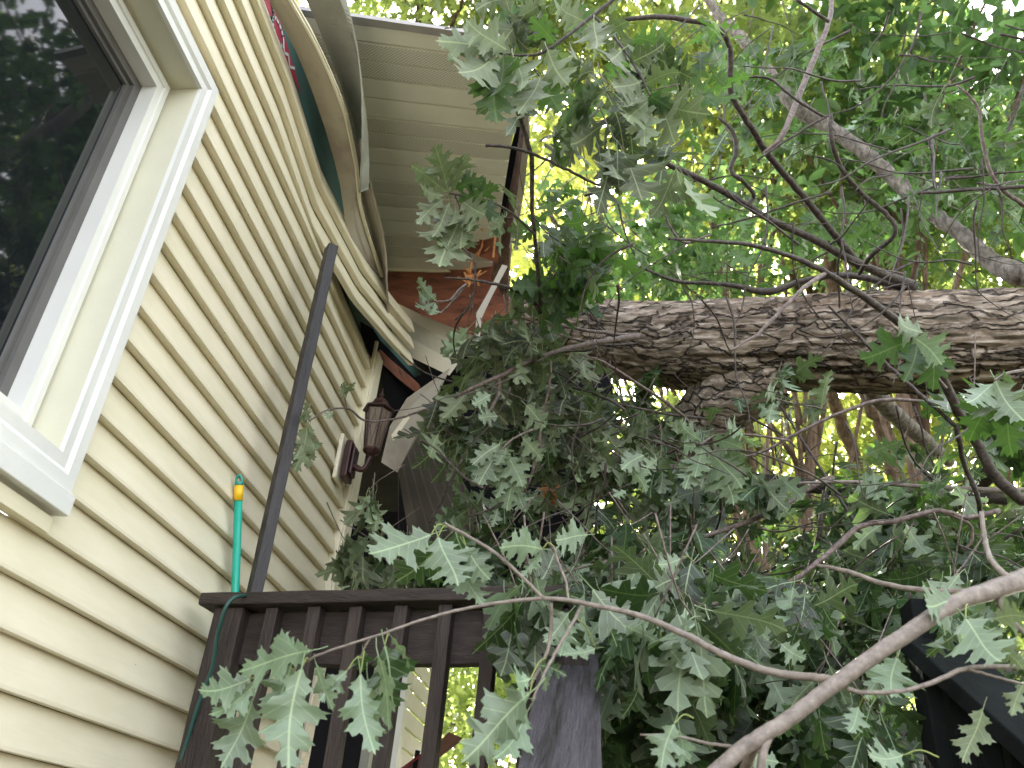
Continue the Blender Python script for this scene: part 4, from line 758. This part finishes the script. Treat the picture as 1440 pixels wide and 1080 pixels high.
# deep layer that closes the gaps behind the near crown
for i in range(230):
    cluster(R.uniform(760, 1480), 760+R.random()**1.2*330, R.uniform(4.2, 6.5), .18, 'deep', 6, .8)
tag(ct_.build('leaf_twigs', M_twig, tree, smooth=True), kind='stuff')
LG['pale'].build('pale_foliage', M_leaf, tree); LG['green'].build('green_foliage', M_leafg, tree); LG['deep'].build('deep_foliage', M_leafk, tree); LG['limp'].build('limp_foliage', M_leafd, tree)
# ------------------------------------------------------------------ foreground branches with individually built leaves
def hero(parent, base, tip, t0, t1, m, face=1., roll=0., widen=1., petiole=None):
    a, b_ = P(base[0], base[1], t0), P(tip[0], tip[1], t1); L = np.linalg.norm(b_-a); d = (b_-a)/L
    view = nrm((a+b_)/2-EYE); n_ = view*face+np.cross(d, view)*roll+nrm(rv())*.12
    lv = Leaves('oak'); lv.add(a, d, n_, L/.97, R.uniform(.35, .75)); o = lv.build('leaf', m, parent, widen*1.18)
    if petiole: mb = MB(); q = P(*petiole); mb.tube([q, (q+a)/2+A([0, 0, .01]), a], [.0016, .0013, .0012], 6, 4); po = mb.build('leaf_stalk', M_stalk, parent, smooth=True)
    return o
M_stalk = simple('yellow_green_leaf_stalk', (.22, .26, .07), .5, .1, 8, 0)
def branch_thing(name, label, cat, main, m, subs=(), loc=None):
    t_ = thing(name, label, cat, P(*main[0][:3])); mb = MB(); pxtube(mb, main, 16, 8, .0004); mb.build('stem', m, t_, smooth=True)
    for s_ in subs: mb = MB(); pxtube(mb, s_, 10, 6, .0004); mb.build('side_twig', m, t_, smooth=True)
    return t_
low = branch_thing('oak_branch', 'thick pale bare-barked oak branch slanting up to the right in the lower right foreground', 'branch',
  [(980, 1110, 1.30, 15), (1045, 1052, 1.33, 14), (1110, 1010, 1.36, 14), (1190, 950, 1.40, 14), (1270, 895, 1.45, 14.5), (1340, 850, 1.50, 15), (1400, 828, 1.54, 17), (1470, 805, 1.6, 20)], M_pale,
  [[(1170, 957, 1.40, 8), (1150, 953, 1.42, 7.5), (1085, 945, 1.46, 7), (1020, 922, 1.5, 6.5), (965, 893, 1.53, 6), (900, 866, 1.56, 5.2), (840, 852, 1.58, 4.5), (780, 842, 1.6, 4), (720, 845, 1.6, 3.4), (650, 857, 1.58, 3), (590, 873, 1.55, 2.6), (520, 897, 1.52, 2.3), (455, 918, 1.5, 2.2), (432, 930, 1.5, 2.6)],
   [(1085, 1028, 1.35, 9), (1074, 1055, 1.33, 8), (1068, 1100, 1.31, 8)], [(1068, 1035, 1.36, 10), (1052, 1070, 1.40, 10), (1040, 1110, 1.44, 10)],
   [(1190, 968, 1.40, 4.5), (1215, 974, 1.41, 4), (1265, 972, 1.42, 4), (1310, 960, 1.43, 4.5), (1355, 941, 1.44, 4.5), (1400, 937, 1.46, 4.2), (1450, 938, 1.48, 4.2)],
   [(1360, 941, 1.44, 3), (1400, 952, 1.44, 2.6), (1450, 965, 1.46, 2.4)],
   [(1405, 840, 1.54, 9), (1420, 868, 1.5, 7), (1445, 892, 1.48, 7)],
   [(1370, 832, 1.52, 6), (1300, 830, 1.6, 5), (1240, 820, 1.66, 4.5), (1190, 803, 1.72, 4), (1150, 795, 1.78, 3.2)],
   [(1420, 815, 1.55, 7), (1395, 790, 1.58, 5), (1385, 760, 1.62, 4.5), (1380, 720, 1.65, 4)],
   [(1035, 1050, 1.36, 3), (1000, 1046, 1.38, 3), (950, 1035, 1.4, 2.4), (900, 1033, 1.42, 2)],
   [(800, 846, 1.6, 2.5), (796, 820, 1.62, 2.5), (785, 790, 1.65, 2.4), (778, 768, 1.66, 2)], [(765, 842, 1.6, 3), (735, 812, 1.62, 3), (700, 780, 1.66, 3), (660, 755, 1.7, 3), (635, 742, 1.72, 3.4), (625, 735, 1.72, 2.2)],
   [(818, 852, 1.6, 3), (800, 885, 1.56, 3), (780, 920, 1.52, 3), (762, 955, 1.48, 2.5), (748, 985, 1.45, 2)], [(775, 848, 1.6, 3), (775, 885, 1.6, 3.4), (768, 920, 1.58, 3), (745, 965, 1.55, 3)],
   [(520, 898, 1.52, 1.8), (512, 912, 1.52, 1.8), (507, 930, 1.52, 1.4)], [(548, 886, 1.53, 1.6), (543, 900, 1.53, 1.4)]])
H = [ # base, tip, t0, t1, mat, face, roll, widen, petiole start
 ((424, 940), (396, 1082), 1.46, 1.40, 0, 1, .15, 1.0, (434, 928, 1.5)), ((437, 915), (332, 930), 1.48, 1.44, 0, 1, -.5, .8, None), ((352, 955), (266, 983), 1.46, 1.42, 0, 1, .2, .9, (432, 930, 1.5)),
 ((362, 958), (302, 1018), 1.47, 1.45, 1, 1, .4, .8, None), ((355, 985), (318, 1080), 1.50, 1.47, 1, 1, .1, .85, None), ((418, 925), (385, 888), 1.49, 1.46, 0, .9, .4, .9, None), ((410, 935), (378, 1010), 1.52, 1.5, 1, 1, -.4, .9, None), ((445, 935), (470, 1000), 1.5, 1.47, 0, 1, .6, .8, None),
 ((488, 943), (448, 985), 1.5, 1.48, 0, 1, .3, .9, (510, 925, 1.52)), ((507, 948), (517, 1062), 1.5, 1.45, 0, 1, -.1, .9, (512, 915, 1.52)), ((517, 955), (535, 1045), 1.53, 1.52, 1, 1, .7, .8, None), ((541, 908), (566, 1000), 1.52, 1.49, 2, -1, .2, 1.0, (548, 888, 1.53)), ((532, 922), (566, 1020), 1.5, 1.47, 0, 1, 1.1, .8, None), ((510, 915), (515, 950), 1.54, 1.53, 2, -1, .3, 1.1, None), ((550, 895), (585, 935), 1.54, 1.53, 0, .6, .8, .7, None),
 ((616, 755), (640, 832), 1.70, 1.64, 0, 1, 0, 1.15, (628, 740, 1.72)), ((606, 752), (508, 800), 1.70, 1.62, 0, 1, .6, .8, (622, 738, 1.72)), ((622, 762), (560, 830), 1.74, 1.72, 2, -1, .2, .9, None), ((655, 768), (694, 825), 1.70, 1.66, 0, 1, .2, .9, (640, 743, 1.72)), ((648, 800), (672, 858), 1.70, 1.68, 0, 1, -.5, .8, None), ((640, 745), (660, 800), 1.74, 1.72, 2, -1, 0, 1.1, None),
 ((763, 772), (700, 764), 1.66, 1.62, 0, 1, .1, 1.1, (778, 768, 1.66)), ((760, 778), (735, 812), 1.67, 1.66, 0, 1, .8, .8, None), ((826, 752), (772, 755), 1.9, 1.86, 0, 1, -.2, 1.0, None),
 ((746, 955), (702, 962), 1.46, 1.42, 0, 1, .2, 1.2, (768, 925, 1.58)), ((745, 975), (640, 1062), 1.45, 1.40, 0, 1, -.3, .85, (752, 955, 1.5)), ((742, 1000), (700, 1085), 1.46, 1.43, 0, 1, .3, .9, None), ((735, 985), (672, 1010), 1.50, 1.46, 0, 1, .4, .8, None), ((838, 912), (793, 930), 1.62, 1.60, 0, .8, .8, 1.0, (812, 870, 1.58)), ((757, 935), (796, 945), 1.55, 1.52, 2, -1, .5, .8, None), ((762, 945), (775, 972), 1.52, 1.50, 0, 1, .6, .9, None),
 ((800, 862), (765, 905), 1.66, 1.65, 0, 1, .3, 1.1, None), ((805, 875), (785, 925), 1.7, 1.68, 0, 1, .2, .9, None),
 ((958, 786), (920, 796), 1.9, 1.88, 0, 1, .2, 1.2, (975, 790, 1.95)), ((930, 898), (962, 940), 1.8, 1.76, 0, 1, .2, 1.0, (925, 880, 1.8)), ((975, 905), (1016, 1000), 1.78, 1.74, 2, -1, .1, 1.1, (970, 893, 1.53)), ((1005, 925), (1010, 1010), 1.8, 1.78, 2, -1, .9, .8, None), ((1030, 905), (1070, 930), 1.85, 1.8, 2, -1, .1, .9, None), ((1098, 905), (1135, 932), 1.8, 1.77, 0, 1, .1, 1.1, None),
 ((948, 1018), (925, 1085), 1.4, 1.37, 0, 1, .1, 1.1, (975, 1010, 1.42)), ((955, 1025), (968, 1085), 1.42, 1.40, 0, 1, .4, .9, None), ((1208, 994), (1192, 1036), 1.55, 1.52, 0, 1, .0, 1.2, (1222, 985, 1.5)), ((1262, 925), (1245, 985), 1.60, 1.57, 0, 1, .1, 1.3, (1262, 910, 1.6)), ((1255, 930), (1215, 985), 1.62, 1.6, 0, 1, .5, .9, None), ((1222, 1000), (1208, 1045), 1.57, 1.55, 2, -1, .3, 1, None),
 ((1345, 843), (1288, 851), 1.50, 1.46, 0, 1, .1, 1.2, (1352, 840, 1.5)), ((1358, 870), (1412, 940), 1.46, 1.40, 0, 1, -.1, 1.25, (1362, 850, 1.5)), ((1362, 868), (1420, 895), 1.50, 1.48, 2, -1, .4, .9, None), ((1345, 890), (1310, 925), 1.54, 1.52, 2, -1, .3, .9, None), ((1325, 895), (1300, 930), 1.53, 1.5, 0, 1, .7, .8, None), ((1400, 870), (1450, 860), 1.42, 1.38, 3, 1, .1, 1.1, None), ((1395, 905), (1445, 940), 1.46, 1.42, 3, 1, .3, 1.2, None), ((1382, 998), (1360, 1078), 1.5, 1.47, 3, 1, .2, .8, None), ((1440, 960), (1420, 1010), 1.5, 1.47, 3, 1, .2, .8, None),
 ((1115, 990), (1090, 1040), 1.7, 1.68, 2, -1, .2, 1, None), ((900, 960), (880, 1010), 1.9, 1.88, 2, -1, .2, 1, None), ((860, 890), (885, 940), 1.8, 1.78, 2, -1, .2, 1.1, None), ((880, 880), (925, 905), 1.8, 1.78, 0, 1, .2, 1.0, None), ((1060, 870), (1085, 905), 1.9, 1.88, 0, 1, .3, 1.2, None),
 ((1095, 1072), (1040, 1060), 1.6, 1.58, 0, 1, .4, .8, None), ((1270, 1062), (1210, 1078), 1.5, 1.47, 0, 1, .2, .8, (1320, 1065, 1.5)),
]
MM = [M_leafn, M_leafn, M_leafn, M_leafd]
for (b_, tp_, t0, t1, mi, fc, ro, wd, pe) in H: hero(low, b_, tp_, t0, t1, MM[mi], fc, ro, wd, pe)
# hanging sprays
spr = branch_thing('hanging_oak_spray', 'limp grey-green oak spray hanging in front of the top end of the soffit', 'branch',
  [(900, -30, 2.3, 4), (830, 25, 2.25, 3.4), (770, 70, 2.2, 3), (735, 78, 2.2, 2.4), (698, 74, 2.2, 2)], M_darktwig, [[(835, 22, 2.25, 2.5), (870, 60, 2.2, 2.4), (900, 105, 2.15, 2.2), (915, 135, 2.1, 1.8)], [(735, 78, 2.2, 1.8), (750, 95, 2.2, 1.5), (760, 110, 2.2, 1.4)]])
for q in [((700, 73), (610, 56), 1, .5), ((696, 78), (640, 126), 1, .3), ((700, 80), (692, 182), 1, .2), ((708, 78), (715, 150), 1, .8), ((722, 80), (745, 140), 1, .3), ((712, 70), (650, 30), 1, .6), ((760, 108), (735, 175), 1, .3), ((765, 108), (790, 165), 1, .5), ((770, 70), (800, 130), 1, .1), ((780, 62), (745, 20), 1, .3), ((820, 30), (780, 5), 1, .2), ((835, 30), (840, 85), 1, .4),
  ((918, 138), (1000, 168), 1, .1), ((915, 138), (870, 190), 1, .2), ((912, 142), (905, 215), 1, .3), ((922, 140), (965, 200), 1, .5), ((905, 120), (960, 92), 1, .6), ((900, 115), (850, 140), 1, .2), ((885, 90), (930, 60), -1, .2), ((875, 70), (830, 110), 1, .3), ((905, 128), (940, 155), -1, .1), ((900, 130), (880, 165), 1, .9), ((850, 45), (890, 20), 1, .5)]:
    hero(spr, q[0], q[1], 2.18, 2.12, M_leafd if R.random() < .8 else M_leafg, q[2], q[3], R.uniform(.85, 1.15))
bq = branch_thing('oak_leaf_bouquet', 'small bouquet of oak leaves hanging in the middle of the soffit', 'branch', [(752, 330, 2.8, 2.4), (720, 300, 2.6, 2.2), (690, 284, 2.5, 2), (655, 276, 2.4, 2), (632, 272, 2.4, 2)], M_darktwig, [[(640, 275, 2.4, 1.6), (648, 300, 2.4, 1.5), (645, 330, 2.4, 1.4)]])
for q in [((628, 270), (564, 228), .3, 1), ((630, 268), (608, 200), .3, 1), ((634, 268), (652, 212), .8, 1), ((640, 266), (678, 248), .3, 2), ((625, 275), (575, 270), .5, 1), ((622, 280), (583, 318), .3, 1), ((632, 285), (608, 340), .3, 1), ((645, 285), (698, 262), .2, 2), ((650, 282), (690, 310), .1, 1), ((648, 300), (625, 392), .3, 1), ((650, 300), (660, 360), .5, 1), ((655, 290), (675, 345), .3, 1), ((640, 290), (640, 340), .7, 1), ((660, 285), (702, 295), .6, 2), ((645, 330), (610, 350), .4, 1)]:
    hero(bq, q[0], q[1], 2.4, 2.36, (M_leafd, M_leafd, M_leafg)[q[3]], -1 if q[3] == 2 else 1, q[2], R.uniform(.75, 1.0))
b2 = branch_thing('broken_oak_twig', 'short oak twig with three pale leaves below the bare plywood', 'branch', [(655, 400, 2.84, 2.2), (645, 408, 2.8, 2), (632, 422, 2.75, 1.8), (612, 424, 2.7, 1.6)], M_twig)
for q in [((613, 424), (583, 388), .4), ((612, 426), (606, 458), .3), ((610, 426), (582, 440), .7), ((608, 422), (575, 415), .8)]: hero(b2, q[0], q[1], 2.7, 2.66, M_leaf, 1, q[2], .8)
b3 = branch_thing('small_leafy_twig', 'thin leafy twig lying across the top of the wall lantern', 'branch', [(600, 575, 3.2, 2), (560, 588, 3.15, 2), (515, 592, 3.1, 2), (490, 575, 3.0, 1.8), (460, 577, 2.9, 1.6), (435, 592, 2.8, 1.4)], M_twig, [[(488, 575, 3.0, 1.6), (484, 555, 3.0, 1.4), (480, 540, 3.0, 1.2)]])
for q in [((434, 592), (425, 565), .6), ((432, 600), (422, 665), .3), ((436, 598), (434, 660), .8), ((430, 610), (415, 650), .4), ((468, 578), (458, 592), .6), ((486, 560), (478, 535), .5), ((484, 556), (500, 535), .9), ((432, 594), (418, 585), .3)]: hero(b3, q[0], q[1], 2.85, 2.83, M_leafd, 1, q[2], .8)
b4 = branch_thing('drooping_oak_twig', 'oak twig with glossy pale leaves drooping before the dark trunk at the right', 'branch', [(1330, 545, 2.5, 3), (1310, 520, 2.4, 2.4), (1300, 490, 2.3, 2.2), (1298, 468, 2.25, 2)], M_twig, [[(1440, 520, 2.3, 2.6), (1415, 525, 2.25, 2.2), (1398, 535, 2.2, 2)]])
for q in [((1298, 468), (1246, 449), .4, 0, 1), ((1284, 474), (1334, 512), .1, 0, 1.1), ((1280, 480), (1220, 500), .2, 2, 1), ((1290, 482), (1278, 535), .2, 2, 1), ((1304, 478), (1325, 545), .4, 2, .9), ((1400, 535), (1436, 600), .1, 0, 1.2), ((1396, 540), (1352, 575), .3, 0, .9), ((1405, 548), (1372, 620), .2, 2, 1.0), ((1398, 530), (1440, 530), .8, 0, .9), ((1410, 560), (1435, 640), .3, 2, 1)]:
    hero(b4, q[0], q[1], 2.25, 2.2, (M_leafn, M_leafd, M_leafg)[q[3]], -1 if q[3] == 2 else 1, q[2], q[4])
b5 = branch_thing('knot_side_twig', 'pale leafy oak twigs dangling beneath the knot of the trunk', 'branch', [(1110, 620, 2.9, 2.4), (1060, 612, 2.8, 2.2), (1010, 612, 2.75, 2), (985, 625, 2.7, 2)], M_twig, [[(1160, 575, 2.8, 1.5), (1090, 560, 2.8, 1.6), (1075, 530, 2.8, 1.2)]])
for q in [((985, 620), (945, 588), .3), ((980, 628), (940, 622), .2), ((988, 625), (985, 680), .4), ((1000, 615), (1050, 632), .3), ((1045, 612), (1010, 600), .6), ((1020, 625), (1048, 680), .4), ((1000, 635), (1045, 690), .2), ((1010, 650), (1035, 715), .3), ((1090, 562), (1072, 535), .8), ((1088, 566), (1080, 600), .5), ((1155, 575), (1162, 515), .9), ((985, 640), (960, 690), .5), ((905, 640), (870, 660), .4), ((885, 655), (915, 695), .3), ((880, 690), (860, 700), .6), ((1220, 640), (1262, 612), .6)]:
    hero(b5, q[0], q[1], 2.75, 2.7, M_leafn, 1, q[2], R.uniform(.85, 1.1))
b6 = branch_thing('pendent_leaf_twig', 'oak twig with silvery leaves in front of the dark hole below the eave', 'branch', [(760, 600, 3.0, 2.4), (735, 610, 2.85, 2), (715, 622, 2.8, 2), (700, 640, 2.75, 1.8)], M_twig)
for q in [((703, 625), (662, 652), .2), ((700, 630), (680, 690), .3), ((712, 632), (700, 660), .7), ((715, 640), (735, 690), .1), ((708, 665), (700, 705), .3), ((720, 660), (722, 720), .4), ((700, 715), (690, 745), .3), ((690, 555), (660, 570), .2), ((735, 615), (765, 650), .2), ((740, 570), (775, 600), .3), ((728, 690), (740, 725), .2), ((700, 585), (668, 590), .4)]:
    hero(b6, q[0], q[1], 2.75, 2.72, M_leaf, 1, q[2], R.uniform(.85, 1.1))
# ------------------------------------------------------------------ standing woodland trees behind
def wood_tree(name, label, base, height, r, lean, crown, n_leaf, leaf, m_leaf, kind='far', seed=0, trunk_mat=None, clump=.5, low=.25):
    rr = random.Random(seed); base = A([base[0], base[1], GROUND]); t_ = thing(name, label, 'tree', base, 'standing trees behind the fallen oak')
    top = base+A([lean[0], lean[1], height]); mb = MB(); mid_ = [base*(1-k/5)+top*k/5+A([rr.uniform(-.15, .15), rr.uniform(-.15, .15), 0])*(0 < k < 5) for k in range(6)]
    r *= .6; mb.tube(mid_, [r, r*.85, r*.72, r*.55, r*.35, r*.12], 12, 4); mb.build('trunk', trunk_mat or M_wtrunk, t_, smooth=True)
    cx, cy, cz, rx, ry, rz = crown; cc = A([cx, cy, cz]); R3 = A([rx, ry, rz]); lb = MB(); lv = Leaves(kind); ncl = max(12, int(n_leaf/55))
    for i in range(ncl):
        v = rv(); v = v/np.linalg.norm(v)*rr.random()**.38; c = cc+v*R3
        if c[2] < GROUND+.2: c[2] = GROUND+rr.uniform(.2, 1.5)
        if i % 5 == 0:
            k = rr.uniform(.35, .95); s_ = base*(1-k)+top*k; mb_ = (s_+c)/2+rv(.25)+A([0, 0, .3]); lb.tube([s_, mb_, c], [.045*r/.15, .02*r/.15, .006], 5, 4)
        cs = clump*rr.uniform(.6, 1.3)
        for j in range(int(n_leaf/ncl)):
            o = c+rv(cs*.55)*A([1, 1, .55]); d = nrm(rv(.8)+A([0, 0, -.45])); lv.add(o, d, nrm(rv(.5)+A([0, 0, 1.])), leaf*rr.uniform(.65, 1.25))
    lb.build('limbs', trunk_mat or M_wtrunk, t_, smooth=True); lv.build('crown', m_leaf, t_)
    return t_
def at(px, py, dist): p = P(px, py, dist); return p
def crown_at(px, py, dist, rpx, rpy, depth): p = P(px, py, dist); return (p[0], p[1], p[2], rpx*dist/F, depth, rpy*dist/F*1.1)
WT = [
 ('maple_tree', 'dense cool green tree filling the upper right corner', (1330, 130, 7.5), (260, 230), 2.0, 4700, .16, M_bgc, .16, 'tiny'),
 ('maple_tree', 'leafy green tree behind the forked grey limb above the trunk', (1090, 170, 9), (200, 230), 2.2, 3400, .19, M_bg, .15, 'far'),
 ('maple_tree', 'sunlit yellow-green tree glowing between the eave and the grey limb', (850, 240, 10), (190, 220), 2.2, 3200, .16, M_bgy, .15, 'far'),
 ('beech_tree', 'tree with fine leaves rising above the near end of the soffit', (640, -60, 8), (260, 130), 2.0, 7000, .15, M_bg, .14, 'far'),
 ('beech_tree', 'small blue-green tree just above the middle of the trunk', (960, 375, 6.5), (130, 50), 1.0, 1500, .12, M_bgc, .07, 'far'),
 ('birch_tree', 'yellow-leaved tree seen under the trunk to the right of the knot', (1130, 640, 11), (260, 130), 2.0, 3600, .20, M_bgy, .16, 'far'),
 ('maple_tree', 'green tree above the right end of the trunk', (1340, 330, 9.5), (220, 120), 1.6, 3600, .19, M_bg, .16, 'far'),
 ('hickory_tree', 'shaded green tree low in the right background', (1300, 820, 10), (300, 200), 2.2, 4800, .18, M_bg, .18, 'far'),
 ('hickory_tree', 'shaded green tree behind the leaves over the stair handrail', (900, 800, 9), (280, 210), 2.2, 4800, .17, M_bg, .15, 'far'),
 ('hickory_tree', 'far golden-green tree at the very back of the woodland left of centre', (820, 330, 18), (330, 330), 4, 4600, .36, M_bgy, .25, 'tiny'),
 ('hickory_tree', 'far green tree at the very back of the woodland right of centre', (1200, 300, 18), (330, 360), 4, 5200, .34, M_bg, .25, 'tiny'),
 ('hickory_tree', 'far dark tree at the very back behind the lower right leaves', (1250, 850, 17), (420, 260), 4, 5500, .28, M_bg, .25, 'tiny'),
 ('hickory_tree', 'distant tree glimpsed through the balusters of the deck railing', (650, 950, 12), (200, 200), 2, 6000, .2, M_bg, .2, 'far'),
 ('elm_tree', 'tree rising high over the top edge of the photo above the branches', (980, -40, 10), (330, 130), 2.2, 3800, .17, M_bg, .2, 'far'),
]
for i, (nm_, lb_, c, rr_, dp, nl, ls, ml_, tr_, kd) in enumerate(WT):
    cr_ = crown_at(c[0], c[1], c[2], rr_[0], rr_[1], dp); wood_tree(nm_, lb_, (cr_[0]+R.uniform(-.6, .6), cr_[1]+.8), max(2.5, cr_[2]-GROUND+cr_[5]*.6), tr_, (R.uniform(-.6, .6), 0), cr_, nl, ls, ml_, kd, 50+i, clump=.35+.03*c[2])
SH = P(660, 1000, 7.2)
for i, (dx, lb_) in enumerate([(-.3, 'dark leafy shrub behind the deck, seen through the middle balusters'), (1.2, 'dark leafy shrub behind the deck, seen beside the stair handrail')]):
    t_ = thing('shrub', lb_, 'shrub', (SH[0]+dx, SH[1], GROUND)); lv = Leaves('far'); mb = MB()
    for k in range(9): e_ = A([SH[0]+dx, SH[1], GROUND])+A([R.uniform(-.7, .7), R.uniform(-.4, .4), R.uniform(1.5, 3.3)]); mb.tube([A([SH[0]+dx, SH[1], GROUND-.05]), (e_+A([SH[0]+dx, SH[1], GROUND]))/2+rv(.1), e_], [.02, .006], 5, 4)
    for k in range(2600): lv.add(A([SH[0]+dx, SH[1], GROUND+1.9])+rv()*A([.42, .4, .85]), nrm(rv(.8)+A([0, 0, -.3])), nrm(rv(.5)+A([0, 0, 1.])), R.uniform(.07, .13))
    mb.build('stems', M_wtrunk, t_); lv.build('foliage', M_bg, t_)
# trees out to the right of the house: they shade the scene and are mirrored in the window
for i, (x, y, z, rx, ry, rz, nl) in enumerate([(8, -1.5, 5, 2.5, 2.5, 4.5, 3000), (10, 3.5, 6, 3, 3, 5, 4200), (9, 8.5, 5, 3, 3, 5, 4200)]):
    wood_tree('yard_tree', ('green yard tree mirrored in the left part of the window glass', 'green yard tree mirrored in the middle of the window glass', 'green yard tree mirrored near the right edge of the window glass')[i], (x, y), z+rz*.7, .2, (.2, .1), (x, y, z, rx, ry, rz), nl, .24, M_bg, 'far', 80+i, clump=.8)
# leaning woodland trunks seen under the fallen trunk
for i, (lb_, pts, mt) in enumerate([('slender brown trunk leaning right, seen just right of the trunk knot', [(1290, 900, 9, 10), (1230, 760, 9, 11), (1200, 640, 9, 11), (1165, 540, 9, 11), (1130, 440, 9, 10), (1090, 300, 9, 8)], M_wtrunk),
   ('brown trunk behind the knot, leftmost of the leaning trunks', [(1165, 900, 10, 9), (1120, 760, 10, 10), (1095, 700, 10, 9), (1050, 600, 10, 14), (1010, 480, 10, 12), (980, 330, 10, 9)], M_wtrunk),
   ('stout brown trunk forking behind the grey limb under the fallen trunk', [(1330, 900, 8, 14), (1270, 700, 8, 15), (1240, 600, 8, 15), (1215, 540, 8, 15), (1180, 440, 8, 13), (1160, 330, 8, 10)], M_wtrunk)]):
    b_ = P(*pts[0][:3]); t_ = thing('woodland_trunk', lb_, 'tree', (b_[0], b_[1], GROUND), 'leaning bare trunks'); mb = MB()
    pxtube(mb, pts, 14, 6, .01); mb.tube([A([b_[0]+.2, b_[1], GROUND-.1]), b_], [pts[0][3]*pts[0][2]/F*1.2, pts[0][3]*pts[0][2]/F], 14, 3); mb.build('trunk', mt, t_, smooth=True)
# undergrowth
ug = Leaves('far')
for i in range(5200):
    x = R.uniform(-3, 12); y = R.uniform(6.5, 18); ug.add(A([x, y, GROUND+R.random()**1.3*2.6*(.6+.4*math.sin(x*1.3)*math.sin(y))+.05]), nrm(rv(.8)+A([0, 0, .2])), nrm(rv(.5)+A([0, 0, 1])), R.uniform(.12, .3))
tag(ug.build('undergrowth', M_bg), kind='stuff')
